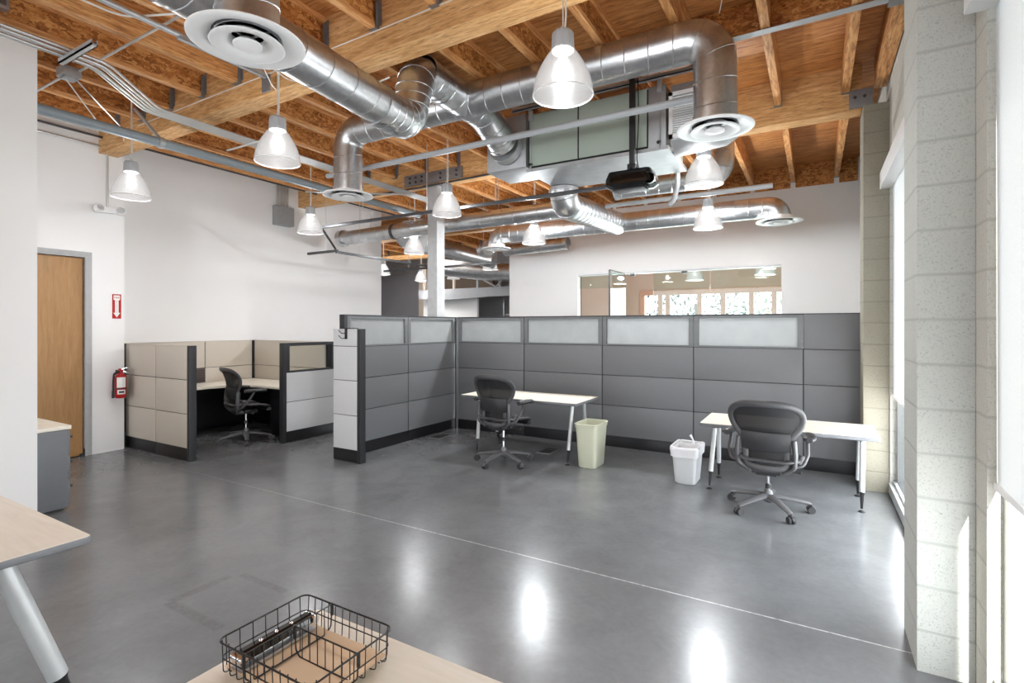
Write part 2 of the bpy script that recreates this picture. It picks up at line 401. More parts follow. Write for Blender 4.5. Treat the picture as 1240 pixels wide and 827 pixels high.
# right wall: block piers, curbs and lintels around two window bays
b = MB()
b.box(XR, XR+.22, N1, F0, 0, DECK); b.box(XR, XR+.22, F1, 9.95, 0, DECK); b.box(XR, XR+.22, -5.2, N0, 0, DECK)
for y0, y1 in ((N0, N1), (F0, F1)):
    b.box(XR, XR+.22, y0, y1, ZT, DECK); b.box(XR, XR+.22, y0, y1, 0, CURB)
struct(b.build('wall_right', BLK_W))
b = MB(); b.box(XR-.012, XR+.02, F0, F1, .015, CURB+.02, .004); struct(b.build('trim_5', ALUL))
b = MB(); b.box(XR+.22, XR+.85, 3.0, 3.42, -.1, DECK+.3); struct(b.build('shading_pier', BLK_W))      # unseen pier between the bays, added to shade the far window
b = MB(); b.box(XP, XR, P1a, P1b, 0, DECK, .006); struct(b.build('trim_1', BLK_A))
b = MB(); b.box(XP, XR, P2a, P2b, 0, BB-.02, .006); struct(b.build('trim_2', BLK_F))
# left side
b = MB(); b.box(-8.1, -7.8, -5.2, 2.0, 0, DECK); b.box(-8.1, -7.8, 2.93, 3.34, 0, DECK); b.box(-8.1, -7.8, 2.0, 2.93, 2.47, DECK)
b.box(-8.4, -8.1, -5.2, 3.34, 0, DECK)
struct(b.build('wall_door', WALL))
b = MB(); b.box(-8.4, -8.2, 3.34, 8.42, 0, DECK); struct(b.build('wall_left', WALL))
b = MB(); b.box(-5.62, -5.5, .2, 1.735, 0, DECK); struct(b.build('wall_near_left', WALL))
# back wall with the office opening
YB = 9.75
b = MB(); b.box(-5.73, -4.14, YB, YB+.15, 0, DECK); b.box(-.48, XR+.2, YB, YB+.15, 0, DECK); b.box(-4.14, -.48, YB, YB+.15, 2.63, DECK)
b.box(-5.73, -5.58, YB+.15, 15.2, 0, DECK)
struct(b.build('wall_back', WALL))
b = MB()
b.box(-16, -15.85, 8.3, 15.4, 0, DECK); b.box(-16, -8.4, 8.27, 8.42, 0, DECK); b.box(-16, -5.58, 15.2, 15.4, 0, DECK)
struct(b.build('wall_far', WALLGREY))
b = MB(); b.box(-15.8, -12.55, 15.02, 15.2, 0, 3.6); struct(b.build('wall_charcoal', WALLDARK))
b = MB(); b.box(-12.55, -12.1, 14.8, 15.2, 0, 3.9); struct(b.build('trim_4', BEIGE))
# behind the camera: unseen wall, its windows added to let in fill light
b = MB()
b.box(-8.4, -7.4, -5.2, -5.0, 0, DECK); b.box(.2, 1.0, -5.2, -5.0, 0, DECK); b.box(-7.4, .2, -5.2, -5.0, 3.3, DECK); b.box(-7.4, .2, -5.2, -5.0, 0, .4)
struct(b.build('wall_rear', WALL))
# office beyond the back wall
b = MB(); YO = 14.0
b.box(-5.58, -4.1, YO, YO+.15, 0, DECK); b.box(-4.1, .9, YO, YO+.15, 2.55, DECK); b.box(-4.1, .9, YO, YO+.15, 0, .5)
b.box(.6, .75, YB+.15, YO, 0, DECK); b.box(-5.5, -4.6, 13.2, YO, 0, 3.2)
struct(b.build('wall_office', BEIGE))
b = MB()
for x in (-4.1, -3.62, -3.42, -2.62, -2.05, -1.4, -.9, .1): b.box(x, x+.11, YO-.03, YO+.08, .5, 2.55)
b.box(-4.1, .3, YO-.04, YO+.08, 2.43, 2.57); b.box(-4.1, .3, YO-.04, YO+.08, .5, .58)
wf = struct(b.build('window_3', FRAMEP))
m = MB(); m.box(-4.05, .25, YO+.03, YO+.04, .55, 2.45); m.build('pane', GLASS, wf)
b = MB(); b.box(.97, 1.12, -3.0, -.62, -.2, 2.4); struct(b.build('sun_mask_wall', BLK_W))  # wall added outside to bound the sun strip on the near pilaster
b = MB(); b.box(-14, 2.1, -14, -12, -.3, 8.5); struct(b.build('sun_block_box', WALLGREY))  # unseen block added to keep the sun out of the rear windows
b = MB()   # ground outside
b.box(-20, 30, 15.5, 60, -.3, -.15); b.box(1.0, 30, -30, 15.5, -.3, -.15); b.box(-30, 30, -40, -5.3, -.3, -.15)
struct(b.build('ground', ASPH))

# right windows
def right_window(name, y0, y1, mull):
    f = MB(); x0, x1 = XR+.05, XR+.12
    f.box(x0, x1, y0, y0+.06, CURB, ZT, .004); f.box(x0, x1, y1-.06, y1, CURB, ZT, .004)
    f.box(x0-.03, x1, y0, y1, CURB, CURB+.05, .004); f.box(x0, x1, y0, y1, ZT-.06, ZT, .004)
    for y in mull: f.box(x0, x1, y-.03, y+.03, CURB+.05, ZT-.06, .004)
    w_ = struct(f.build(name, ALU)); g = MB(); g.box(x0+.03, x0+.04, y0+.05, y1-.05, CURB+.04, ZT-.05); g.build('pane', GLASS, w_)
    return w_
right_window('window_1', F0, F1, (4.8,)); right_window('window_2', N0, N1, (1.5,))
f = MB()
for x in (-7.4, -4.9, -2.4, .14): f.box(x, x+.06, -5.14, -5.06, .4, 3.3)
f.box(-7.4, .2, -5.14, -5.06, .4, .46); f.box(-7.4, .2, -5.14, -5.06, 3.24, 3.3)
w_ = struct(f.build('window_4', ALU)); g = MB(); g.box(-7.38, .18, -5.105, -5.095, .42, 3.28); g.build('pane', GLASS, w_)

def blind(y0, y1, x, label, wav=.006):
    t = thing('roller_blind', label, 'window blind', (x, (y0+y1)/2, .94))
    n = 24; m = MB(); rows = []
    for sgn in (0, 1):
        for k in range(n+1):
            y = y0+(y1-y0)*k/n; dx = wav*math.sin(k*1.1)*1.0
            rows.append([(x+dx*.3+sgn*.0025, y, ZT-.03), (x+dx+sgn*.0025, y, .955+.004*math.sin(k*.7))])
    vs = [p for r in rows for p in r]; fs = []
    for s_ in (0, 1):
        o = s_*(n+1)*2
        for k in range(n): a = o+2*k; fs.append((a, a+1, a+3, a+2))
    N = (n+1)*2
    for k in range(n): fs.append((2*k+1, 2*k+3, N+2*k+3, N+2*k+1))
    m.add(vs, fs); m.build('fabric', BLIND, t)
    c = MB(); c.box(x-.10, x+.02, y0-.02, y1+.02, ZT-.10, ZT+.06, .01); c.build('cassette', WHITEM, t)
    h = MB(); h.box(x-.008, x+.010, y0+.005, y1-.005, .93, .957, .004); h.build('bottom_bar', WHITEM, t)
    return t
blind(F0-.02, F1+.02, XR+.02, 'white roller blind lowered over the far window between the two block pilasters')
blind(N0-.05, 2.86, XR+.025, 'white roller blind on the near window at the right edge, hanging low')

# beams
def beam(y0, y1, x0, x1, label):
    m = MB(); m.box(x0, x1, y0, y1, BB, DECK, .006); return tag(m.build('ceiling_beam', GLU), label, 'beam')
b1 = beam(3.06, 3.27, -7.85, XR, 'large laminated wood beam nearest the camera, running across the whole ceiling')
b2 = beam(6.30, 6.50, -8.2, XP+.0, 'laminated wood beam resting on the far block pilaster and the white column')
b3 = beam(9.9, 10.1, -15.8, -5.75, 'laminated wood beam past the end of the white left wall')
b4 = beam(12.9, 13.1, -15.8, -5.75, 'farthest laminated wood beam over the mezzanine')
beam(-.15, .06, -7.8, XR, 'laminated wood beam overhead above the basket desk')
m = MB(); m.box(.30, .50, 6.27, 6.30, 3.80, 3.98, .004); o = m.build('beam_bracket', HANG); tag(o, 'grey bolted steel plate on the beam at the far pilaster', 'bracket')
for x in (.35, .43): q = MB(); q.cyl((x, 6.272, 3.90), (x, 6.255, 3.90), .016, n=6); q.build('bolt', DARKSTEEL, o)
m = MB(); m.box(-5.62, -4.50, 6.275, 6.30, 3.80, 3.97, .003); o = m.build('beam_bracket', HANG); tag(o, 'long grey bolted steel plate on the beam above the white column', 'bracket')
for x in (-5.5, -5.38, -5.26, -4.9, -4.76, -4.6):
    for z in (3.85, 3.92): q = MB(); q.cyl((x, 6.277, z), (x, 6.26, z), .018, n=6); q.build('bolt', DARKSTEEL, o)
m = MB(); m.box(-5.17, -4.985, 6.30, 6.49, 0, 3.78, .006)
o = tag(m.build('column', M('column_paint', srgb(182, 183, 184), .5)), 'square white steel column rising behind the dark partition corner', 'column')
q = MB(); q.box(-5.24, -4.92, 6.27, 6.52, 3.755, 3.785, .003); q.build('cap_plate', HANG, o)

# joists: I-shaped (strand-board web) or solid
def make_joist(kind, L):
    if kind == 'web':
        m = MB(); m.box(-.028, .028, 0, L, JB, JB+.04); m.box(-.028, .028, 0, L, DECK-.042, DECK-.002)
        o = m.build('ceiling_joist', FLANGE); q = MB(); q.box(-.006, .006, 0, L, JB+.035, DECK-.04)
        o2 = q.build('web', OSB, o)
    elif kind == 'solid':
        m = MB(); m.box(-.045, .045, 0, L, JB, DECK-.002, .003); o = m.build('ceiling_joist', LVLY)
    else:
        m = MB(); m.box(-.034, .034, 0, L, JB, DECK-.002, .003); o = m.build('ceiling_joist', LVLY)
    for yy in (.02, L-.02):
        q = MB(); w2 = .05 if kind == 'solid' else .038
        s0 = yy-.018; s1 = yy+.018
        q.box(-w2, -w2+.004, s0, s1, JB-.006, JB+.2); q.box(w2-.004, w2, s0, s1, JB-.006, JB+.2); q.box(-w2, w2, s0, s1, JB-.008, JB-.003)
        if kind != 'plank': q.box(-w2-.03, w2+.03, (s0 if yy > 1 else s1)-.003+(0 if yy < 1 else .036), (s0 if yy > 1 else s1)+(0 if yy < 1 else .036), JB+.02, JB+.24)
        q.build('joist_hanger', HANG, o)
    return o
protos = {}
ORD = ['first', 'second', 'third', 'fourth', 'fifth', 'sixth', 'seventh', 'eighth', 'ninth', 'tenth', 'eleventh', 'twelfth', 'thirteenth', 'fourteenth']
def joist(kind, x, y0, L, label, group):
    key = (kind, round(L, 2))
    if key not in protos: o = make_joist(kind, L); protos[key] = o; zz = o.location.z; first = True
    else: o = copy_tree(protos[key])
    o.location = (x, y0+L/2, JB); tag(o, label, 'ceiling joist', group)
    return o
for k in range(8, -5, -1):
    x = -4.87+.61*k; o_ = ORD[8-k]
    if k == 0: joist('solid', x, .06, 3.0, 'broad solid wood joist at the upper left, wider than its neighbours', None)
    else: joist('web' if x < -1.5 else 'plank', x, .06, 3.0, o_+' joist from the block wall, on the camera side of the nearest beam', 'joists on the camera side of the nearest beam')
for k in range(0, 14):
    x = .27-.61*k
    joist('plank' if x > -1.3 else 'web', x, 3.27, 3.03, ORD[k]+(' joist, a plain plank,' if x > -1.3 else ' joist')+' from the block wall between the two big beams', 'joists in the middle bay')
for k in range(0, 14):
    x = .30-.61*k
    joist('plank' if x > -1.3 else 'web', x, 6.5, 3.23, ORD[k]+(' joist, a plain plank,' if x > -1.3 else ' joist')+' from the block wall in the bay before the back wall', 'joists in the back bay')
for k in range(0, 13): joist('web', -6.4-.61*k*1.2, 10.1, 2.8, ORD[k]+' joist counted leftward from the mezzanine end in the far bay', 'joists in the far bay')
# blocking and rim panels
for k in range(0, 3):
    x1 = .27-.61*k; m = MB(); m.box(x1-.61+.036, x1-.036, 4.66, 4.69, JB+.005, DECK-.002)
    tag(m.build('blocking_panel', OSB), ORD[k]+' strand board blocking panel from the block wall, above the steel strap', 'blocking panel', 'blocking panels above the strap')
for k in range(-1, 9):
    x1 = .30-.61*k; x0 = max(-5.55, x1-.61); x1 = min(x1, XR)
    if x1-.03 <= x0: continue
    m = MB(); m.box(x0+.036, x1-.036, 9.735, 9.749, 3.88, DECK-.002)
    tag(m.build('rim_panel', OSB), ORD[k+1]+' strand board rim panel from the block wall, on top of the back wall', 'rim panel', 'rim panels on the back wall')

# ------------------------------------------------------------------ ducts
def ribs(m, path, r, step, tilt=.22, start=0.09):
    P = [Vector(p) for p in path]; d = start; acc = 0
    for i in range(len(P)-1):
        a, b_ = P[i], P[i+1]; L = (b_-a).length; t = (b_-a).normalized()
        while d < acc+L:
            c = a+t*(d-acc); up = Vector((0, 0, 1)) if abs(t.z) < .9 else Vector((1, 0, 0))
            nrm = (up-t*up.dot(t)).normalized(); bn = t.cross(nrm); pts = []
            for k in range(28):
                an = 2*PI*k/28; pts.append(c+nrm*(math.cos(an)*(r+.001))+bn*(math.sin(an)*(r+.001))+t*(tilt*r*math.sin(an)))
            m.tube(pts, .0040, 4, closed=True); d += step
        acc += L
def run(parent, path, r, step=.19, rad=.2, ends=(1, 1), n=32, hang=(), name='duct_run', label=None):
    pth = fillet(path, rad, 8) if len(path) > 2 else [Vector(p) for p in path]
    m = MB(); m.tube(pth, r, n, True); ribs(m, pth, r, step)
    for (i, j), e in zip(((0, 1), (-1, -2)), ends):
        if e: a = Vector(pth[i]); t = (Vector(pth[j])-a).normalized(); m.tube([a, a+t*.04], r+.008, n)
    o = m.build(name, GALV, parent)
    if label: o['label'] = label
    for h in hang:
        x, y, z = h; q = MB(); q.tube([(x-r-.004, y, z), (x-r-.004, y, DECK-.003)], .0035, 6) if False else q.cyl((x, y, z+r-.01), (x, y, DECK-.003), .005, n=6)
        q.build('hanger_wire', STRUT, parent)
    return o
RA = .155; ZA = 3.79; YA = 4.16
XC = -2.95
t = thing('supply_duct', 'main galvanised spiral duct crossing in front of the air handler, nearest ducts to the camera', 'duct', (-2.0, 3.5, 3.1))
run(t, [(XC, YA, ZA), (-.65, YA, ZA), (-.65, YA, 3.135)], RA, rad=.2, ends=(0, 1))
run(t, [(XC, YA, ZA), (-4.56, YA, ZA), (-4.56, YA, 3.125)], RA, rad=.2, ends=(0, 1))
run(t, [(XC, 3.52, ZA), (XC, 4.45, ZA), (XC, 4.88, 3.60)], RA+.004, rad=[.5], step=.17)
run(t, [(XC+.05, 2.9, 3.30), (XC, 3.33, 3.30), (XC, 3.46, ZA-.02), (XC, 3.75, ZA)], RA-.002, rad=[.17, .17], step=.09, ends=(1, 1), name='offset_elbow')
run(t, [(-2.80, 1.35, 3.36), (XC+.06, 2.95, 3.30)], .147, rad=.1, step=.22)
run(t, [(-2.80, 1.38, 3.36), (-2.78, 1.10, 3.36), (-2.78, 1.10, 3.72), (-2.50, 1.62, 3.72), (-2.50, 1.62, 3.095)], .150, rad=[.17, .17, .17], step=.11, ends=(0, 1), name='gooseneck_elbow')

def diffuser(x, y, z, R, label, name='air_diffuser'):
    t = thing(name, label, 'air diffuser', (x, y, z), 'round white diffusers')
    m = MB(); m.lathe([(R*.56, z+.07), (R*.60, z+.03), (R*.80, z+.012), (R*.97, z+.006), (R, z), (R, z-.006), (R*.95, z-.012), (R*.74, z+.002), (R*.60, z+.022), (R*.545, z+.06)], (x, y, 0), 48); m.build('flange', WHITEM, t)
    m = MB(); m.lathe([(R*.30, z+.04), (R*.36, z+.012), (R*.62, z-.012), (R*.64, z-.022), (R*.60, z-.026), (R*.36, z-.004), (R*.27, z+.03)], (x, y, 0), 48); m.build('inner_cone', WHITEM, t)
    m = MB(); m.lathe([(.0005, z+.02), (R*.12, z+.016), (R*.25, z-.014), (R*.25, z-.024), (R*.14, z-.034), (.0005, z-.036)], (x, y, 0), 32); m.build('centre_cone', WHITEM, t)
    m = MB()
    for k in range(3):
        a = k*2*PI/3+.4; m.tube([(x+math.cos(a)*R*.55, y+math.sin(a)*R*.55, z+.05), (x+math.cos(a)*R*.1, y+math.sin(a)*R*.1, z+.02)], .006, 6)
    m.build('bracket', ALU, t)
    m = MB(); m.lathe([(R*.545, z+.02), (R*.545, z+.042)], (x, y, 0), 32); m.lathe([(R*.53, z+.042), (R*.53, z+.02)], (x, y, 0), 32); m.build('collar', GALV, t)
    return t
diffuser(-2.50, 1.62, 3.05, .275, 'round white diffuser nearest the camera at the top left')
diffuser(-.65, YA, 3.09, .275, 'round white diffuser right of the projector, under the big elbow')
diffuser(-4.56, YA, 3.08, .275, 'round white diffuser left of the crossing ducts, over the cubicle')
diffuser(-.41, 7.8, 3.0, .285, 'round white diffuser in front of the back wall at the right')
diffuser(-4.85, 7.8, 2.97, .26, 'small round white diffuser far back beside the white column')
t = thing('supply_duct', 'galvanised spiral duct run in front of the back wall, fed from under the air handler', 'duct', (-2.6, 7.8, 3.0))
run(t, [(-4.85, 7.8, 3.015), (-4.85, 7.8, 3.20), (-.41, 7.8, 3.20), (-.41, 7.8, 3.045)], .14, rad=[.14, .14], step=.17)
run(t, [(-2.62, 5.75, 3.262), (-2.62, 5.75, 3.07), (-2.65, 7.8, 3.19)], .168, rad=[.15], step=.13, ends=(1, 0))
t = thing('return_duct', 'upper galvanised spiral duct behind the projector with an elbow turning up', 'duct', (-1.8, 7.0, 3.5))
run(t, [(-2.40, 7.0, 3.50), (-1.0, 7.0, 3.50), (-1.0, 7.0, 4.24)], .135, rad=[.17], step=.17, hang=((-1.8, 7.0, 3.5),))
t = thing('long_duct', 'long thin spiral duct behind the white column, capped at the left wall', 'duct', (-5.3, 6.82, 3.2))
run(t, [(-7.6, 6.82, 3.24), (-2.92, 6.82, 3.28)], .125, rad=[.2], step=.20, hang=((-6.9, 6.82, 3.24), (-4.2, 6.82, 3.27)))
m = MB(); m.tube([(-7.66, 6.82, 3.24), (-7.56, 6.82, 3.24)], .155, 28); m.build('end_cap', GALV, t)
m = MB(); m.tube([(-6.35, 6.82, 3.25), (-6.30, 6.82, 3.25)], .137, 28); m.build('clamp_band', DARKSTEEL, t)
t = thing('short_duct', 'short spiral duct hugging the top of the back wall left corner', 'duct', (-4.8, 9.2, 3.2))
run(t, [(-5.5, 9.2, 3.16), (-4.1, 9.2, 3.2)], .12, step=.15, hang=((-4.8, 9.2, 3.18),))
t = thing('sloping_duct', 'spiral duct behind the column sloping down to the far space', 'duct', (-7, 9, 3.2))
run(t, [(-8.0, 8.9, 3.55), (-7.3, 9.0, 3.40), (-6.3, 9.3, 3.10), (-5.9, 9.4, 3.0)], .17, rad=[.4, .4], step=.14, hang=((-7.6, 8.95, 3.48),))
t = thing('wide_duct', 'wide spiral duct above the mezzanine edge in the far space', 'duct', (-8, 12.3, 3.2))
run(t, [(-9.6, 12.2, 3.35), (-8.2, 12.3, 3.15), (-5.85, 12.4, 2.98)], .24, rad=[.6], step=.2, hang=((-8.2, 12.3, 3.15),))
t = thing('elbow_duct', 'curved spiral duct stub just left of the small far diffuser', 'duct', (-5.3, 8.2, 3.05))
run(t, [(-5.55, 8.55, 3.08), (-5.42, 8.25, 3.05), (-5.22, 8.12, 3.05)], .13, rad=[.15], step=.1, hang=((-5.45, 8.3, 3.05),))
m = MB(); m.loft([rrect(-6.9, 8.1, .26, .16, .03, 3.72), rrect(-6.85, 8.1, .42, .24, .03, 3.3), rrect(-6.75, 8.1, .2, .16, .03, 3.06)])
t = thing('duct_transition', 'flared sheet metal duct transition behind the white column', 'duct', (-6.85, 8.1, 3.06)); m.build('flare', GALVF, t)
for x in (-7.1, -6.7): m = MB(); m.cyl((x, 8.1, 3.6), (x, 8.1, DECK-.003), .006, n=6); m.build('hanger_wire', STRUT, t)

# air handler
t = thing('air_handler', 'suspended grey-green air handler unit under the joists', 'air handler', (-1.96, 5.4, 3.2))
AX0, AX1, AY0, AY1, AZ0, AZ1 = -2.69, -1.23, 5.0, 5.78, 3.30, 3.90
m = MB(); m.box(AX0, AX1, AY0+.01, AY1, AZ0, AZ1, .004); m.build('casing', GREENP, t)
q = MB(); q.box(-1.385, AX1+.012, AY0-.008, AY0+.3, AZ0+.012, AZ1-.005, .003); q.build('end_casing', GALVF, t)
for x0, x1 in ((AX0+.03, -2.12), (-2.105, -1.40)):
    q = MB(); q.box(x0, x1, AY0-.006, AY0+.012, AZ0+.035, AZ1-.02, .003); q.build('access_panel', GREENP, t)
q = MB(); q.box(AX0+.02, AX1-.02, AY0-.004, AY0+.01, AZ0+.012, AZ0+.032); q.box(-2.118, -2.107, AY0-.003, AY0+.01, AZ0+.03, AZ1-.02); q.box(-1.398, -1.387, AY0-.003, AY0+.01, AZ0+.03, AZ1-.02); q.build('gasket', BLACK, t)
q = MB(); q.loft([[Vector(p) for p in ((AX0-.02, AY0-.03, 3.27), (AX1+.04, AY0-.03, 3.27), (AX1+.04, AY1+.02, 3.27), (AX0-.02, AY1+.02, 3.27))],
                  [Vector(p) for p in ((AX0-.02, AY0-.03, 3.305), (AX1+.04, AY0-.03, 3.305), (AX1+.04, AY1+.02, 3.305), (AX0-.02, AY1+.02, 3.305))]])
q.build('drain_pan', GALVF, t)
for x in (AX0+.04, AX1-.04):
    q = MB(); q.box(x-.02, x+.02, AY0-.055, AY0-.015, AZ1-.08, AZ1+.03, .003); q.cyl((x, AY0-.035, AZ0-.02), (x, AY0-.035, AZ1+.3), .006, n=8); q.build('hanger_rod', STRUT, t)
for x in (AX0+.03, AX1-.05):
    q = MB(); q.cyl((x, AY0-.01, AZ0+.06), (x, AY0-.05, AZ0+.04), .016, n=10); q.build('drain_valve', BLACK, t)
def strut(x0, x1, y0, y1, z, label, wdt=.041):
    m = MB(); m.box(x0, x1, y0, y1, z, z+.012); 
    if x1-x0 > y1-y0: m.box(x0, x1, y0, y0+.006, z, z+.04); m.box(x0, x1, y1-.006, y1, z, z+.04)
    else: m.box(x0, x0+.006, y0, y1, z, z+.04); m.box(x1-.006, x1, y0, y1, z, z+.04)
    return tag(m.build('strut_channel', STRUT), label, 'strut channel')
strut(-2.85, -.95, 4.90, 4.94, 3.925, 'steel strut channel along the top front edge of the air handler')
m = MB(); m.box(-3.22, -2.72, 4.98, 5.5, 3.34, 3.92, .004); m.tube([(XC, 4.90, 3.58), (XC, 4.99, 3.56)], .18, 28)
tag(m.build('duct_plenum', GALVF), 'sheet metal plenum box left of the air handler', 'duct plenum')
t = thing('return_air_box', 'sheet metal return box with louvred grille right of the air handler', 'return air box', (-.85, 5.3, 3.3))
m = MB(); m.box(-1.18, -.62, 5.02, 5.26, 3.36, 3.88, .004); m.loft([[Vector(p) for p in ((-1.18, 5.02, 3.36), (-.62, 5.02, 3.36), (-.62, 5.26, 3.36), (-1.18, 5.26, 3.36))], [Vector(p) for p in ((-1.18, 5.14, 3.27), (-.72, 5.14, 3.30), (-.72, 5.26, 3.30), (-1.18, 5.26, 3.27))]]); m.build('casing', GALVF, t)
m = MB(); x0, x1, z0, z1 = -1.19, -.60, 3.37, 3.80; y = 4.985
m.box(x0, x1, y, y+.03, z0, z0+.035); m.box(x0, x1, y, y+.03, z1-.035, z1); m.box(x0, x0+.035, y, y+.03, z0, z1); m.box(x1-.035, x1, y, y+.03, z0, z1); m.box(x0, x1, y+.004, y+.03, z1-.12, z1-.09)
m.build('grille_frame', WHITEM, t)
m = MB()
for k in range(17):
    z = z0+.04+k*.021; R_ = Matrix.Rotation(math.radians(-35), 3, 'X'); m.box(x0+.03, x1-.03, y+.006, y+.024, z, z+.004, 0, R_)
m.build('louvre', WHITEM, t)
m = MB(); m.box(x0+.03, x1-.03, y+.028, y+.034, z0+.03, z1-.03); m.build('dark_backing', BLACK, t)

# pipes
def pipe(name, label, path, r, mat, cat='pipe', rad=.06, n=12, group=None):
    m = MB(); m.tube(fillet(path, rad, 6) if len(path) > 2 else path, r, n); return tag(m.build(name, mat), label, cat, group)
pipe('sprinkler_pipe', 'thick blue-grey sprinkler main running along the left side of the ceiling', [(-6.1, -1.0, 3.58), (-6.1, 7.2, 3.58)], .05, PIPEG, n=20)
pipe('sprinkler_pipe', 'pale grey sprinkler branch pipe crossing in front of the air handler', [(-5.3, 4.5, 3.49), (-.60, 4.5, 3.49)], .031, PIPEW, n=16)
pipe('sprinkler_pipe', 'pale grey capped sprinkler pipe below the upper duct near the back wall', [(-2.44, 6.72, 3.22), (-.42, 6.72, 3.23)], .030, PIPEW, n=16)
pipe('wall_conduit', 'thin steel conduit running high along the left wall', [(-7.70, -1, 3.96), (-7.70, 8.3, 3.96)], .014, DARKSTEEL, 'conduit')
pipe('wall_conduit', 'thin conduit bending down the wall to the emergency light', [(-7.76, -1.0, 3.86), (-7.76, 3.14, 3.86), (-7.76, 3.14, 3.12)], .012, CONDUIT, 'conduit', .12)
for k in range(5):
    dx = (k-2)*.043
    pipe('electrical_conduit', ORD[k]+' steel conduit from the left in the bundle of five bending across the ceiling', [(-5.0+dx, -1, 3.71), (-5.0+dx, 1.97+dx*.3, 3.71-.012*(k%2)), (-5.56+dx, 2.62+dx*.3, 3.70), (-5.56+dx, 7.6, 3.70)], .012, CONDUIT, 'conduit', .25, 10, 'bundled conduits')
pipe('ceiling_conduit', 'thin straight conduit crossing the joists at the upper left', [(-5.9, 2.12, 3.92), (-3.3, 2.12, 3.92)], .011, CONDUIT, 'conduit', n=8)
pipe('ceiling_conduit', 'thicker grey conduit at the upper left ending at a dark strut', [(-4.28, .3, 3.87), (-4.28, 2.22, 3.87)], .022, STRUT, 'conduit', n=12)
strut(-4.31, -4.26, 2.2, 2.95, 3.84, 'dark steel strut channel ending at the nearest beam at the upper left')
m = MB(); m.box(-4.345, -4.235, 2.95, 2.965, 3.72, 3.87, .003); tag(m.build('strut_bracket', HANG), 'flat steel bracket plate at the end of the upper left strut', 'bracket')
strut(-5.12, -4.55, 1.74, 1.78, 3.655, 'short steel strut carrying the conduit bundle')
m = MB(); m.box(-5.93, -5.78, 2.00, 2.14, 3.86, 3.94, .004); m.box(-5.91, -5.80, 2.02, 2.12, 3.84, 3.86, .003)
o = tag(m.build('junction_box', STRUT), 'small steel junction box with white cover on the ceiling at the left', 'junction box')
pipe('sagging_cable', 'white cable sagging from the junction box to the left pendant', [(-5.86, 2.04, 3.85), (-5.98, 2.25, 3.68), (-6.3, 2.5, 3.63), (-6.53, 2.80, 3.72)], .006, WIRE, 'cable', .1, 8)
pipe('sagging_cable', 'white cable draped along the near joist to the second pendant', [(-3.6, 1.3, 3.95), (-3.65, 2.0, 3.85), (-3.75, 2.45, 3.72), (-3.92, 2.97, 3.70), (-3.7, 3.04, 3.74)], .005, WIRE, 'cable', .15, 8)
pipe('sagging_cable', 'white cable looping under the duct by the second beam', [(-3.55, 3.1, 3.74), (-3.35, 3.25, 3.66), (-3.1, 3.28, 3.70)], .007, WIRE, 'cable', .1, 8)
pipe('brace_rod', 'thin diagonal sway brace from the left sprinkler main to the beam', [(-6.1, 2.95, 3.62), (-6.35, 2.82, 3.95)], .018, STRUT, 'brace')
m = MB(); m.tube([(-6.10, 2.93, 3.58), (-6.10, 2.98, 3.58)], .06, 16); tag(m.build('pipe_clamp', STRUT), 'pipe clamp around the left sprinkler main under the beam', 'pipe clamp')
pipe('ceiling_conduit', 'thin conduit stub beside the left sprinkler main past the beam', [(-5.95, 3.6, 3.66), (-5.2, 3.6, 3.66)], .012, CONDUIT, 'conduit', n=8)
pipe('ceiling_conduit', 'thin dark conduit crossing below the second beam at the column', [(-7.0, 6.2, 3.74), (-5.2, 6.18, 3.72), (-3.3, 6.2, 3.76)], .014, DARKSTEEL, 'conduit', .5)
pipe('ceiling_conduit', 'grey conduit angled under the joists left of the column', [(-6.6, 5.2, 3.62), (-5.4, 6.1, 3.62)], .013, CONDUIT, 'conduit', n=8)
pipe('flexible_conduit', 'grey flexible conduit loop hanging behind the projector', [(-1.30, 5.86, 3.36), (-1.30, 5.87, 3.16), (-1.36, 5.95, 3.02), (-1.42, 5.98, 2.98)], .028, STRUT, 'conduit', .1)
pipe('sagging_cable', 'thin white cable running along the near joist at the top left of the picture', [(-4.55, 1.0, 3.93), (-4.45, 1.9, 3.90), (-4.0, 2.15, 3.93), (-3.2, 2.3, 3.93)], .008, WIRE, 'cable', .2, 8)
pipe('sagging_cable', 'thin white cable looping from beside the nearest diffuser to the second pendant', [(-3.02, 1.6, 3.72), (-3.35, 2.2, 3.55), (-3.70, 2.6, 3.50), (-3.98, 2.84, 3.62)], .004, WIRE, 'cable', .25, 8)
pipe('sagging_cable', 'thin grey wire slanting from the junction box toward the left pendant', [(-5.80, 2.08, 3.86), (-6.35, 2.70, 3.70), (-6.50, 2.78, 3.62)], .006, CONDUIT, 'cable', .3, 8)
pipe('ceiling_conduit', 'thin conduit from the junction box to the wall at the far left', [(-5.94, 2.07, 3.90), (-7.6, 2.07, 3.90)], .011, CONDUIT, 'conduit', n=8)
pipe('hanger_wire', 'thin diagonal wire from the joists to the elbow right of the projector', [(-.62, 4.16, 3.95), (-.45, 3.75, 4.24)], .004, CONDUIT, 'wire', n=6)
pipe('beam_cable', 'thin white cable stapled along the face of the nearest beam', [(-6.8, 3.052, 3.93), (-3.0, 3.052, 3.96), (-.2, 3.052, 4.0)], .005, WIRE, 'cable', .5, 6)
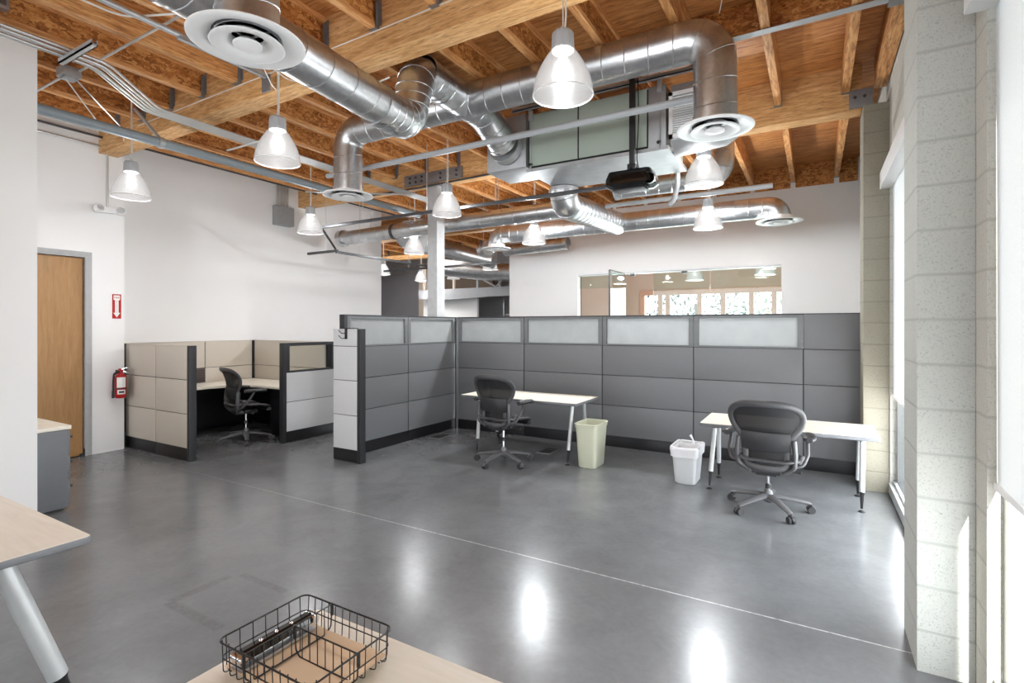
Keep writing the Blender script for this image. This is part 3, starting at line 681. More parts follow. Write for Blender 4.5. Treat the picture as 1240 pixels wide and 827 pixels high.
# long strap across the right bay
m = MB(); m.box(-.72, XR-.02, 4.58, 4.66, JB-.014, JB-.009)
tag(m.build('steel_strap', STRUT), 'perforated steel strap crossing the joists at the upper right', 'steel strap')
m = MB(); m.box(XR-.16, XR-.01, 4.52, 4.70, JB-.03, JB-.015, .004); tag(m.build('strap_anchor', HANG), 'steel anchor bracket where the strap meets the block wall', 'bracket')
m = MB(); m.box(XR-.11, XR-.01, 3.45, 6.28, JB-.01, DECK-.002, .003); tag(m.build('ledger', LVLY), 'wood ledger plank fixed along the block wall under the deck', 'ledger')

# suspended dark rail and bars
def rod(x, y, z0, z1): return ((x, y, z0), (x, y, z1))
t = thing('suspended_rail', 'long dark steel rail hung on rods behind the left diffuser and projector', 'rail', (-4.3, 5.53, 3.13))
m = MB(); m.box(-6.65, -1.88, 5.51, 5.55, 3.125, 3.165, .003); m.build('rail', DARKSTEEL, t)
for x in (-5.75, -4.55, -3.45): m = MB(); m.cyl((x, 5.53, 3.15), (x, 5.53, JB+.1), .006, n=6); m.build('hanger_rod', CONDUIT, t)
t = thing('suspended_rail', 'y-shaped dark steel rail hung low in front of the left wall', 'rail', (-6.8, 6.0, 2.8))
m = MB(); m.tube([(-6.67, 5.56, 3.13), (-6.84, 5.97, 2.88)], .022, 4); m.build('drop_arm', DARKSTEEL, t)
m = MB(); m.box(-7.55, -6.82, 5.98, 6.02, 2.83, 2.87, .003); m.build('side_arm', DARKSTEEL, t)
m = MB(); m.box(-6.86, -6.82, 5.99, 8.3, 2.81, 2.85, .003); m.build('rail', DARKSTEEL, t)
for x, y in ((-7.1, 6.0), (-6.84, 6.5), (-6.84, 7.8)): m = MB(); m.cyl((x, y, 2.84), (x, y, JB+.1), .005, n=6); m.build('hanger_rod', CONDUIT, t)
t = thing('suspended_rail', 'dark steel rail crossing in the far space behind the column', 'rail', (-7, 9.4, 2.8))
m = MB(); m.box(-8.1, -5.2, 8.38, 8.42, 2.78, 2.82, .003); m.build('rail', DARKSTEEL, t)
m = MB(); m.cyl((-7.4, 8.4, 2.8), (-7.4, 8.4, JB), .006, n=6); m.build('hanger_rod', CONDUIT, t)

# projector
t = thing('projector', 'black projector hanging on a black pole below the air handler', 'projector', (-1.5, 4.86, 2.87))
m = MB(); R_ = .23
m.loft([rrect(-1.5, 4.84, .19, .12, .07, 2.90), rrect(-1.5, 4.84, .235, .145, .08, 2.93), rrect(-1.5, 4.84, .23, .14, .07, 2.99), rrect(-1.5, 4.84, .20, .12, .05, 3.055), rrect(-1.5, 4.84, .17, .09, .04, 3.065)]); m.build('body', BLACKG, t)
m = MB(); m.lathe([(.0005, -.012), (.04, -.012), (.05, 0), (.05, .03)], (-1.30, 4.74, 2.95), 20, mat=Matrix.Rotation(PI/2, 3, 'X')); m.build('lens', BLACK, t)
m = MB(); m.box(-1.66, -1.36, 4.76, 4.92, 2.885, 2.90, .005); m.build('underside_tray', BLACK, t)
m = MB(); m.box(-1.525, -1.475, 4.835, 4.885, 3.13, JB+.26, .006); m.build('pole', BLACK, t)
m = MB()
for sx in (-1, 1): m.tube([(-1.5, 4.86, 3.14), (-1.5+sx*.07, 4.86, 3.07)], .010, 8)
m.tube([(-1.5, 4.86, 3.14), (-1.5, 4.80, 3.07)], .010, 8); m.box(-1.54, -1.46, 4.82, 4.90, 3.09, 3.14, .01); m.build('mount', BLACK, t)
pipe('projector_cable', 'thin dark cable hanging along the projector pole', [(-1.46, 4.90, JB), (-1.45, 4.90, 3.6), (-1.47, 4.90, 3.2), (-1.44, 4.88, 3.07)], .005, BLACK, 'cable', .2, 6)

# ------------------------------------------------------------------ pendants
def make_pendant(cord):
    t = thing('pendant_lamp', '', 'pendant lamp', (0, 0, 0))
    R = .185; hS = .285
    prof = []
    for k in range(15):
        u = k/14; z = hS*(1-u); r = .062+(R-.062)*math.sin(u*PI/2)**.86; prof.append((r, z))
    m = MB(); m.lathe(prof, n=40); inner = [(r-.004, z+.002) for r, z in prof][::-1]; m.lathe(inner, n=40); s_ = m.build('shade', SHADE, t, ang=60)
    m = MB(); m.lathe([(.0005, .004), (R*.5, -.008), (R-.004, 0.0), (R-.001, .006)], n=40); m.build('lens', SHADE, t)
    m = MB(); m.lathe([(R-.002, .008), (R+.003, .004), (R+.003, -.003), (R-.003, -.004)], n=40); m.build('rim_ring', WHITEM, t)
    m = MB(); m.lathe([(.022, .27), (.024, .225), (.036, .21), (.038, .205)], n=20); m.build('bulb', BULB, t)
    m = MB(); N = 40; rings = []
    for z, r in ((hS-.012, .066), (hS, .070), (hS+.088, .066), (hS+.104, .056), (hS+.107, .02)):
        rings.append([Vector((math.cos(2*PI*k/N)*(r+(.002 if k % 4 < 2 else -.002)), math.sin(2*PI*k/N)*(r+(.002 if k % 4 < 2 else -.002)), z)) for k in range(N)])
    m.loft(rings); m.build('ballast_cap', PIPEW, t, ang=20)
    m = MB(); ring = [Vector((math.cos(a)*.022, 0, hS+.12+math.sin(a)*.022)) for a in [2*PI*k/14 for k in range(14)]]; m.tube(ring, .004, 6, closed=True); m.build('hanging_ring', CONDUIT, t)
    m = MB(); m.cyl((0, 0, hS+.13), (0, 0, hS+.13+cord), .004, n=6); m.tube([(.012, 0, hS+.1), (.02, 0, hS+.2), (.012, 0, hS+.13+cord)], .006, 6); m.build('cord', WIRE, t)
    return t
LZ = 3.02
lamps = [(-1.34, 2.93, 'frosted bell pendant lamp nearest the camera, at the top centre'),
 (-4.02, 2.88, 'frosted bell pendant lamp below the nearest diffuser, left of the duct crossing'),
 (-6.50, 2.85, 'frosted bell pendant lamp nearest the wooden door'),
 (-6.62, 5.30, 'frosted bell pendant lamp directly under the left diffuser'),
 (-4.05, 5.32, 'frosted bell pendant lamp in front of the white column'),
 (-.96, 5.47, 'frosted bell pendant lamp under the diffuser right of the projector'),
 (-1.25, 7.42, 'frosted bell pendant lamp in front of the back wall, right of the projector'),
 (-3.88, 7.38, 'frosted bell pendant lamp in front of the back wall, left of the projector'),
 (-6.28, 7.28, 'frosted bell pendant lamp just left of the white column'),
 (-7.0, 10.96, 'small far pendant lamp just right of the white column, above the mezzanine'),
 (-10.6, 12.6, 'small far pendant lamp before the charcoal wall, touching the column'),
 (-10.25, 10.6, 'small far pendant lamp half hidden by the end of the left wall'),
 (-9.35, 12.6, 'small far pendant lamp beside the mezzanine railing'),
 (-2.3, 12.0, 'pendant lamp inside the glass office, left one'),
 (-.85, 11.4, 'pendant lamp inside the glass office at its right end')]
p0 = make_pendant(.90)
for i, (x, y, lb) in enumerate(lamps):
    o = p0 if i == 0 else copy_tree(p0)
    lz = 2.93 if i in (6, 7, 8) else LZ if i < 13 else 2.62
    o.location = (x, y, lz); o['label'] = lb; o['group'] = 'bell pendant lamps'
    if i != 12:
        a_ = area('lamp_light', (x, y, lz-.014), (0, 0, 0), .30, .30, LAMP_W if i < 9 else LAMP_W*.8, (.98, .985, 1), 'DISK')
        pl_ = bpy.data.lights.new('lamp_bulb_light', 'POINT'); pl_.energy = LAMP_P*(5.5 if i in (6, 7) else 1.3 if i > 7 else .8 if i in (1, 2, 3) else 1); pl_.shadow_soft_size = .05; pl_.color = (.92, .965, 1) if i in (6, 7) else (.965, .985, 1)
        po = bpy.data.objects.new('lamp_bulb_light', pl_); COL.objects.link(po); po.location = (x, y, lz+.13)

# ------------------------------------------------------------------ office glass front
t = thing('glass_partition', 'frameless greenish glass front of the office in the back wall', 'glass partition', (-2.3, YB+.05, 0))
for x0, x1, z0, z1 in ((-4.13, -3.50, 2.36, 2.62), (-2.62, -1.62, 0, 2.62), (-1.60, -.49, 0, 2.62)):
    m = MB(); m.box(x0, x1, YB+.04, YB+.052, z0, z1); m.build('glass_panel', GLASSG, t)
m = MB(); m.box(-4.13, -.49, YB+.03, YB+.062, 2.60, 2.63); m.build('top_channel', ALUL, t)
for x in (-3.02, -2.05): m = MB(); m.box(x-.05, x+.05, YB+.02, YB+.07, 2.565, 2.61, .004); m.build('patch_fitting', DARKSTEEL, t)
t = thing('glass_door', 'frameless glass door standing open toward the room', 'glass door', (-3.35, YB-.4, 0))
m = MB(); m.box(-3.146, -3.134, YB-.9, YB-.01, .01, 2.60); m.build('glass_leaf', GLASSG, t)
m = MB(); m.box(-3.156, -3.124, YB-.915, YB-.90, .01, 2.60); m.box(-3.150, -3.130, YB-.9, YB-.01, 2.60, 2.61); m.build('edge_strip', DARKSTEEL, t)
m = MB(); m.tube([(-3.18, YB-.82, .9), (-3.18, YB-.82, 2.0)], .012, 8); m.build('handle', ALU, t)
for (tx, ty, s_, lb) in ((-3.6, 19.0, 1.7, 'leafy tree outside the left office window'), (0.0, 20.5, 2.0, 'leafy tree outside the right office window'), (-1.7, 24, 1.9, 'leafy tree farthest outside the office windows')):
    t = thing('tree', lb, 'tree', (tx, ty, -.15)); m = MB(); m.tube([(tx, ty, -.15), (tx+.1, ty, 1.2), (tx, ty, 2.4)], [.14, .1, .06], 8); m.build('trunk', BARK, t)
    m = MB(); rnd = random.Random(3)
    for k in range(420):
        a = rnd.uniform(0, 2*PI); e = rnd.uniform(-1, 1); rr = s_*rnd.uniform(.3, 1)**.5
        c = Vector((tx+rr*math.cos(a)*math.sqrt(1-e*e), ty+rr*math.sin(a)*math.sqrt(1-e*e), 2.3+e*rr*.9)); q = .09
        d1 = Vector((rnd.uniform(-1, 1), rnd.uniform(-1, 1), rnd.uniform(-1, 1))).normalized()*q; d2 = d1.orthogonal().normalized()*q*.6
        m.add([c-d1, c+d2, c+d1, c-d2], [(0, 1, 2, 3)])
    m.build('foliage', LEAF, t)
# far mezzanine
t = thing('mezzanine', 'white-edged mezzanine platform in the far space', 'mezzanine', (-9.5, 13.6, 2.5))
m = MB(); m.box(-11.2, -5.75, 13.2, 13.35, 2.50, 2.78); m.loft([[Vector(p) for p in ((-11.2, 13.2, 2.5), (-11.2, 13.35, 2.5), (-10.0, 13.35, 2.44), (-10.0, 13.2, 2.44))], [Vector(p) for p in ((-8.6, 13.2, 2.5), (-8.6, 13.35, 2.5), (-8.6, 13.35, 2.49), (-8.6, 13.2, 2.49))]])
m.build('fascia', PIPEW, t)
m = MB(); m.box(-11.2, -5.75, 13.35, 15.1, 2.62, 2.70); m.build('platform', WALLDARK, t)
m = MB()
m.tube([(-9.3, 13.3, 3.3), (-8.3, 13.3, 2.8)], .03, 6); m.tube([(-7.6, 13.3, 3.3), (-8.3, 13.3, 2.8)], .02, 6); m.build('brace', PIPEW, t)
for x in (-11.1, -10.5, -9.9, -9.0, -8.2, -7.4, -6.6): m = MB(); m.box(x, x+.07, 13.3, 13.36, 2.78, 3.5); m.build('post', BEIGE if x < -9.2 else PIPEW, t)
m = MB(); m.box(-11.1, -9.1, 14.4, 14.5, 2.705, 3.5); tag(m.build('stored_board', BARK), 'brown board stored on the mezzanine platform', 'board')
m = MB(); m.box(-11.25, -9.1, 13.5, 13.6, 0, 2.5); tag(m.build('white_board', WHITEM), 'white panel standing under the mezzanine', 'panel')
t = thing('storage_rack', 'dark storage rack under the mezzanine at its right end', 'storage rack', (-7.2, 14.2, 0))
m = MB(); m.box(-8.5, -5.8, 14.7, 14.8, 0, 2.44); m.build('backing', WALLDARK, t)
for x in (-8.4, -7.5, -7.2, -6.2): m = MB(); m.box(x, x+.06, 13.9, 13.96, 0, 2.44); m.build('upright', ALU, t)
for z in (.6, 1.3, 1.95): m = MB(); m.box(-8.4, -6.2, 13.9, 14.6, z, z+.04); m.build('shelf', ALU, t)

# ------------------------------------------------------------------ door, wall things
f = MB(); XD = -7.8
f.box(XD-.04, XD+.014, 2.915, 2.985, 0, 2.52, .004); f.box(XD-.04, XD+.014, 1.95, 2.02, 0, 2.52, .004); f.box(XD-.04, XD+.0135, 2.015, 2.92, 2.45, 2.52, .004)
d = struct(f.build('door_1', M('grey_door_frame_paint', srgb(166, 166, 166), .45)))
m = MB(); m.box(XD-.07, XD-.028, 2.03, 2.905, .012, 2.445, .003); m.build('door_leaf', OAK, d)
m = MB(); m.box(XD-.026, XD+.01, 2.925, 2.912, 0, .09); m.box(XD-.02, XD+.012, 2.87, 2.915, .0, .035); m.build('door_stop', BLACK, d)
m = MB(); m.tube(fillet([(XD-.03, 2.12, 1.02), (XD+.03, 2.12, 1.02), (XD+.03, 2.24, 1.02)], .02, 4), .011, 10); m.cyl((XD-.029, 2.12, 1.02), (XD-.015, 2.12, 1.02), .03); m.build('lever_handle', ALU, d)

t = thing('fire_extinguisher_sign', 'red and white arrow sign on the wall above the extinguisher', 'sign', (XD+.004, 3.255, 1.70))
m = MB(); y0, y1, z0, z1 = 3.205, 3.305, 1.70, 2.015; m.box(XD+.001, XD+.004, y0, y1, z0, z1); m.build('plate', RED, t)
m = MB(); yc = (y0+y1)/2
def yzpoly(m, pts, x0, x1): m.loft([[Vector((x0, y, z)) for y, z in pts], [Vector((x1, y, z)) for y, z in pts]])
yzpoly(m, [(yc-.036, 2.0), (yc+.036, 2.0), (yc+.036, 1.945), (yc+.020, 1.935), (yc+.020, 1.775), (yc+.038, 1.775), (yc, 1.715), (yc-.038, 1.775), (yc-.020, 1.775), (yc-.020, 1.935), (yc-.036, 1.945)], XD+.0042, XD+.0050); m.build('arrow', PAPER, t)
RX = Matrix(((0, 0, 1), (1, 0, 0), (0, 1, 0))).to_4x4()     # text x -> +Y, y -> +Z, faces +X
text_mesh('lettering', 'FIRE', .034, RED, t, Matrix.Translation((XD+.0056, yc, 1.970)) @ RX)
text_mesh('lettering', '\n'.join('EXTINGUISHER'), .0135, RED, t, Matrix.Translation((XD+.0056, yc, 1.858)) @ RX)

t = thing('fire_extinguisher', 'red fire extinguisher hung on the wall beside the wooden door', 'fire extinguisher', (-7.70, 3.27, .68))
ex, ey = -7.71, 3.26
m = MB(); m.lathe([(.0005, .68), (.05, .682), (.062, .70), (.064, .73), (.064, .93), (.058, .965), (.035, .995), (.022, 1.005), (.022, 1.02), (.0005, 1.02)], (ex, ey, 0), 28); m.build('cylinder', RED, t)
m = MB(); m.lathe([(.024, 1.01), (.026, 1.03), (.018, 1.06), (.0005, 1.062)], (ex, ey, 0), 16); m.box(ex-.015, ex+.03, ey-.03, ey+.02, 1.02, 1.045, .005); m.build('valve', RED, t)
m = MB(); m.tube([(ex+.01, ey, 1.05), (ex+.03, ey+.06, 1.065), (ex+.03, ey+.11, 1.06)], .008, 6); m.tube([(ex+.01, ey, 1.04), (ex+.03, ey+.05, 1.01), (ex+.03, ey+.10, .975)], .008, 6); m.build('lever', CHROME, t)
m = MB(); m.tube(fillet([(ex+.02, ey-.02, 1.03), (ex+.03, ey-.085, 1.0), (ex+.02, ey-.088, .9), (ex+.01, ey-.085, .70)], [.04, .03], 5), .011, 8); m.cyl((ex+.01, ey-.085, .78), (ex+.01, ey-.085, .69), .014, .016); m.build('hose', BLACK, t)
m = MB()
def arcpatch(m, cx, cy, r, a0, a1, z0, z1, n=8):
    m.loft([[Vector((cx+rr*math.cos(a0+(a1-a0)*k/n), cy+rr*math.sin(a0+(a1-a0)*k/n), z)) for k in range(n+1)] for rr, z in ((r, z0), (r, z1))], False, False)
arcpatch(m, ex, ey, .0655, -1.0, .55, .82, .95); m.build('instruction_label', PAPER, t)
m = MB(); arcpatch(m, ex, ey, .0655, -.9, .45, .735, .79); m.build('maintenance_label', PAPER, t)
m = MB(); arcpatch(m, ex, ey, .0660, -.65, .25, .75, .775); m.build('label_print', BLACK, t)
m = MB(); m.lathe([(.0655, .80), (.068, .80), (.068, .812), (.0655, .812)], (ex, ey, 0), 28); m.build('strap', BLACK, t)
m = MB(); m.box(XD, XD+.03, ey-.02, ey+.02, .78, 1.04, .003); m.build('wall_bracket', DARKSTEEL, t)

t = thing('emergency_light', 'two-headed emergency light on the wall above the door corner', 'emergency light', (XD+.04, 3.14, 3.03))
m = MB(); m.box(XD, XD+.06, 3.05, 3.24, 3.04, 3.115, .008); m.build('housing', WHITEM, t)
for y, sy in ((3.03, -1), (3.27, 1)):
    R3 = Matrix.Rotation(PI/2-.35, 3, 'Y') @ Matrix.Rotation(sy*.3, 3, 'X')
    m = MB(); m.lathe([(.0005, -.04), (.045, -.03), (.055, .03), (.05, .035), (.0005, .03)], (XD+.075, y, 3.075), 18, mat=R3); h_ = m.build('lamp_head', WHITEM, t)
    m = MB()
    for k in range(4): m.lathe([(.0005+.012*k, .036), (.003+.012*k, .040), (.006+.012*k, .036)], (XD+.075, y, 3.075), 18, mat=R3)
    m.build('lens_ribs', ALU, h_)
t = thing('electrical_box', 'grey electrical box high on the left wall with conduits above', 'electrical box', (-8.15, 5.94, 3.38))
m = MB(); m.box(-8.2, -8.06, 5.77, 6.11, 3.38, 3.71, .006); m.build('enclosure', M('grey_enclosure', srgb(150, 152, 153), .5), t)
for k in range(4): m = MB(); m.cyl((-8.14, 5.84+k*.065, 3.70), (-8.14, 5.84+k*.065, DECK-.03), .016, n=10); m.build('conduit', CONDUIT, t)
t = thing('wall_box', 'small framed brown box high on the near left wall, at the frame edge', 'wall box', (-5.47, 1.35, 4.05))
m = MB(); m.box(-5.498, -5.40, 1.16, 1.54, 4.05, 4.24, .004); m.build('frame', ALU, t)
m = MB(); m.box(-5.402, -5.392, 1.18, 1.515, 4.075, 4.225); m.build('face', BROWN, t)

# ------------------------------------------------------------------ partitions
def panel(label, p0, p1, top, rows, tiles, mat, post0=True, post1=False, th=.076, cat='partition panel', name='partition_panel', group=None):
    """p0->p1 line of the centre; rows: z limits; tiles: kinds per row"""
    P0 = Vector((*p0, 0)); P1 = Vector((*p1, 0)); L = (P1-P0).length; alongx = abs(P1.x-P0.x) > abs(P1.y-P0.y)
    t = thing(name, label, cat, ((P0.x+P1.x)/2, (P0.y+P1.y)/2, 0), group); light = mat is not TILED
    def bx(m, a0, a1, z0, z1, hw, bev=0):
        if alongx:
            s0 = min(P0.x, P1.x); m.box(s0+a0, s0+a1, P0.y-hw, P0.y+hw, z0, z1, bev)
        else:
            s0 = min(P0.y, P1.y); m.box(P0.x-hw, P0.x+hw, s0+a0, s0+a1, z0, z1, bev)
    h = th/2
    glassrows = [i for i, k in enumerate(tiles) if k in ('glass', 'clear')]
    ztop_core = rows[glassrows[0]] if glassrows else top-.01
    m = MB(); bx(m, .0, L, .001, ztop_core, h-.014)
    q = MB(); bx(q, 0, L, top-.014, top, h, .003); q.build('top_cap', mat if (light and not glassrows) else POST, t)
    for i in glassrows:
        z0, z1 = rows[i], rows[i+1]; bw = .055
        g_ = MB(); bx(g_, .004, .004+bw, z0+.004, z1-.014, h-.006, .003); bx(g_, L-.004-bw, L-.004, z0+.004, z1-.014, h-.006, .003); bx(g_, bw, L-bw, z0+.004, z0+.022, h-.006); bx(g_, bw, L-bw, z1-.045, z1-.014, h-.006)
        g_.build('pane_border', POST if light else BORD, t); bx(m, 0, L, z0-.004, z0+.004, h-.012)
    m.build('frame', POST, t)
    for i, k in enumerate(tiles):
        z0, z1 = rows[i]+.004, rows[i+1]-.004
        q = MB()
        if k == 'tile': bx(q, .006, L-.006, z0, z1, h, .004); q.build('tile', mat, t)
        elif k == 'glass': bx(q, .05, L-.05, z0+.015, z1-.03, .006); q.build('frosted_glass', FROST, t)
        elif k == 'clear': bx(q, .05, L-.05, z0+.015, z1-.03, .004); q.build('clear_glass', GLASS, t)
        elif k == 'slots':
            bx(q, .006, L-.006, z0, z1, h-.004); o_ = q.build('louvred_tile', BROWN, t)
            for j in range(7): q = MB(); zz = z0+.02+j*(z1-z0-.03)/7; bx(q, .01, L-.01, zz, zz+.012, h+.002); q.build('slat', M('slat_dark', srgb(60, 52, 50), .6), o_)
    q = MB(); bx(q, .002, L-.002, .004, rows[0]-.004, h-.004, .004); q.build('base_cover', BASEB, t)
    if post0: q = MB(); bx(q, -.05, .002, 0, top, h+.004, .004); q.build('end_post', POST, t)
    if post1: q = MB(); bx(q, L-.002, L+.05, 0, top, h+.004, .004); q.build('end_post', POST, t)
    q = MB()
    for a in (.08, L-.08): bx(q, a-.02, a+.02, 0, .015, .02)
    q.build('levelling_foot', BLACK, t)
    return t
R70 = [.145, .55, .95, 1.345, 1.745]; K70 = ['tile', 'tile', 'tile', 'glass']; TB = TILED
YBP = 6.70
sx = [-4.86, -3.67, -2.47, -1.29, -.11, .40]
lb = ['tall dark grey partition with frosted top pane, first from the inside corner', 'tall dark grey partition with frosted top pane behind the middle desk and bin',
      'tall dark grey partition with frosted top pane left of the white lined bin', 'tall dark grey partition with frosted top pane behind the right mesh chair']
for i in range(4): panel(lb[i], (sx[i], YBP), (sx[i+1], YBP), 1.745, R70, K70, TB, post0=False)
panel('narrow tall dark grey partition without glass, meeting the block pilaster', (sx[4], YBP), (sx[5]+.15, YBP), 1.745, R70, ['tile']*4, TB, post0=False)
XPA = -4.94
panel('tall side partition with frosted top pane, nearest the light grey stub', (XPA, 4.46), (XPA, 5.56), 1.745, R70, K70, TB, post0=True)
panel('tall side partition with frosted top pane, running into the inside corner', (XPA, 5.56), (XPA, 6.66), 1.745, R70, K70, TB, post0=False)
m = MB(); m.box(XPA-.042, XPA+.042, 6.66, YBP+.04, 0, 1.745, .003); tag(m.build('corner_post', POST), 'dark post at the inside corner of the tall partitions', 'post')
t = panel('light grey end stub partition with a black coat hook', (-5.02, 4.385), (-4.61, 4.385), 1.57, [.145, .55, .96, 1.365, 1.57], ['tile']*4, TILEL, post0=False, post1=True)
t = thing('coat_hook', 'black coat hook hung over the top of the light grey stub', 'coat hook', (-4.80, 4.34, 1.47))
m = MB(); m.box(-4.815, -4.775, 4.340, 4.345, 1.45, 1.578); m.box(-4.815, -4.775, 4.340, 4.43, 1.572, 1.577); m.box(-4.80, -4.66, 4.36, 4.41, 1.572, 1.582, .003); m.build('strap', BLACK, t)
m = MB()
for z in (1.535, 1.475): m.tube(fillet([(-4.80, 4.342, z-.015), (-4.82, 4.30, z-.02), (-4.85, 4.28, z+.02)], .02, 4), .005, 8)
m.build('prong', BLACK, t)
# low cubicle
m = MB(); m.box(-8.185, -8.09, 5.345, 5.435, 0, 1.372, .003); tag(m.build('corner_post', POST), 'dark low post in the back corner of the taupe cubicle', 'post')
R54 = [.15, .556, .963, 1.372]; XCB = -8.15; YF = 3.44; YK = 5.40; XS = -6.30
panel('low taupe panel beside the extinguisher, against the wall', (-7.90, YF), (-7.14, YF), 1.372, R54, ['tile']*3, TILEB, post0=False, name='cubicle_panel', cat='cubicle panel')
panel('low taupe panel with dark end post at the cubicle entrance', (-7.14, YF), (-6.42, YF), 1.372, R54, ['tile']*3, TILEB, post0=False, post1=True, name='cubicle_panel', cat='cubicle panel')
panel('low taupe panel with brown louvred tile on the left wall inside the cubicle', (XCB, 3.50), (XCB, 4.56), 1.372, [.15, .556, .74, .963, 1.372], ['tile', 'tile', 'slots', 'tile'], TILEB, post0=False, name='cubicle_panel', cat='cubicle panel')
panel('low taupe panel on the left wall behind the cubicle chair', (XCB, 4.56), (XCB, 5.34), 1.372, R54, ['tile']*3, TILEB, post0=False, name='cubicle_panel', cat='cubicle panel')
panel('low taupe panel across the back of the cubicle', (-8.09, YK), (-6.36, YK), 1.372, R54, ['tile']*3, TILEB, post0=False, name='cubicle_panel', cat='cubicle panel')
panel('low light grey panel with a clear window pane at the cubicle entrance', (XS, 4.62), (XS, 5.46), 1.372, R54, ['tile', 'tile', 'clear'], TILEL, post0=True, post1=True, name='cubicle_panel', cat='cubicle panel')
t = thing('corner_worktop', 'pale corner worktop fixed inside the low cubicle', 'worktop', (-7.6, 4.7, .70))
m = MB(); poly = [(-8.11, 3.50), (-7.46, 3.50), (-7.46, 4.25), (-7.40, 4.42), (-7.25, 4.60), (-7.05, 4.70), (-6.35, 4.72), (-6.35, 5.34), (-8.10, 5.34)]
m.prism(poly, .71, .74); m.build('surface', LAM, t)
m = MB(); m.box(-8.10, -8.06, 3.52, 5.34, .05, .70); m.box(-8.06, -6.4, 5.31, 5.35, .05, .70); m.build('modesty_panel', BLACK, t)
t = thing('under_desk_pedestal', 'black pedestal under the cubicle worktop', 'pedestal', (-7.8, 4.9, 0))
m = MB(); m.box(-8.03, -7.62, 3.55, 4.1, .02, .66, .005); m.box(-6.95, -6.42, 4.86, 5.30, .02, .66, .005); m.build('cabinet', BLACK, t)
m = MB(); m.box(-7.618, -7.60, 3.68, 3.92, .42, .44, .003); m.build('handle', DARKSTEEL, t)
m = MB(); m.box(-8.105, -8.07, 4.26, 4.36, .80, .90, .006); tag(m.build('desk_socket', BLACK), 'black socket unit on the brown louvred tile in the cubicle', 'socket')

# cabinet near left
t = thing('storage_cabinet', 'grey steel cabinet with pale wood top behind the near left wall', 'cabinet', (-5.95, 1.75, 0))
m = MB(); m.box(-6.35, -5.645, 1.50, 1.99, .02, .70, .004); m.build('body', CABG, t)
m = MB(); m.box(-6.36, -5.635, 1.49, 2.01, .702, .735, .004); m.build('top', LAM, t)
for k in range(3):
    m = MB(); m.box(-6.34, -5.655, 1.99, 2.008, .05+k*.215, .255+k*.215, .003); dr = m.build('drawer', CABG, t)
    m = MB(); m.box(-5.80, -5.66, 2.008, 2.026, .19+k*.215, .21+k*.215, .003); m.build('handle', BLACK, dr)
m = MB(); m.box(-6.3, -5.68, 1.53, 1.97, 0, .02); m.build('plinth', BLACK, t)

# ------------------------------------------------------------------ desks
def desk(label, x0, x1, y0, y1, zt, legs, r=.022, foot=True, name='desk', tilt=.0):
    t = thing(name, label, 'desk', ((x0+x1)/2, (y0+y1)/2, 0))
    cx, cy, hx, hy = (x0+x1)/2, (y0+y1)/2, (x1-x0)/2, (y1-y0)/2
    m = MB(); m.loft([rrect(cx, cy, hx-.004, hy-.004, .022, zt-.004), rrect(cx, cy, hx-.004, hy-.004, .022, zt)]); m.build('tabletop', LAM, t)
    m = MB(); m.loft([rrect(cx, cy, hx-.012, hy-.012, .02, zt-.034), rrect(cx, cy, hx-.002, hy-.002, .022, zt-.028), rrect(cx, cy, hx, hy, .022, zt-.012), rrect(cx, cy, hx-.002, hy-.002, .022, zt-.002)]); m.build('edge_band', EDGEG, t)
    m = MB(); m.box(x0+.12, x1-.12, cy-.03, cy+.03, zt-.075, zt-.034, .004)
    for xx in (x0+.13, x1-.13): m.box(xx-.03, xx+.03, y0+.12, y1-.12, zt-.06, zt-.034, .004)
    m.build('underframe', DARKSTEEL, t)
    for (tx, ty), (fx, fy) in legs:
        a = Vector((tx, ty, zt-.04)); f_ = Vector((fx, fy, .0)); dd = (a-f_).normalized(); kk = .17
        m = MB(); m.tube([a, f_+dd*kk], r, 18); lg = m.build('leg', ALUL, t)
        m = MB(); m.tube([f_+dd*kk, f_+dd*(kk-.03), f_+dd*.02+Vector((0, 0, .01))], [r*.98, r*.7, r*.45], 14)
        m.lathe([(.0005, .016), (r*.7, .014), (r*1.25, .006), (r*1.3, 0), (.0005, 0)], (fx, fy, 0), 18); m.build('foot', BLACK, lg)
    return t
desk('pale desk with silver legs in the middle, against the dark partitions', -3.96, -2.34, 5.48, 6.20, .72,
     [((-3.80, 5.70), (-3.71, 5.50)), ((-3.80, 5.95), (-3.74, 6.10)), ((-2.44, 5.60), (-2.47, 5.52)), ((-2.44, 5.95), (-2.47, 6.10))], .022)
desk('pale desk with silver legs at the right, beside the block pilaster', -.97, .48, 5.29, 5.98, .665,
     [((-.86, 5.52), (-.90, 5.42)), ((-.86, 5.75), (-.88, 5.88)), ((.36, 5.46), (.35, 5.40)), ((.36, 5.75), (.35, 5.88))], .022)
desk('pale desk corner with a thick slanted leg at the lower left of the picture', -4.15, -2.57, .24, .99, .74,
     [((-2.70, .74), (-2.70, .97)), ((-2.70, .48), (-2.70, .27)), ((-4.0, .74), (-4.0, .97)), ((-4.0, .48), (-4.0, .27))], .036)
desk('pale desk in the foreground carrying the wire basket', -1.315, .27, .32, 1.08, .74,
     [((-1.18, .80), (-1.18, 1.03)), ((-1.18, .60), (-1.18, .37)), ((.13, .80), (.13, 1.03)), ((.13, .60), (.13, .37))], .036)

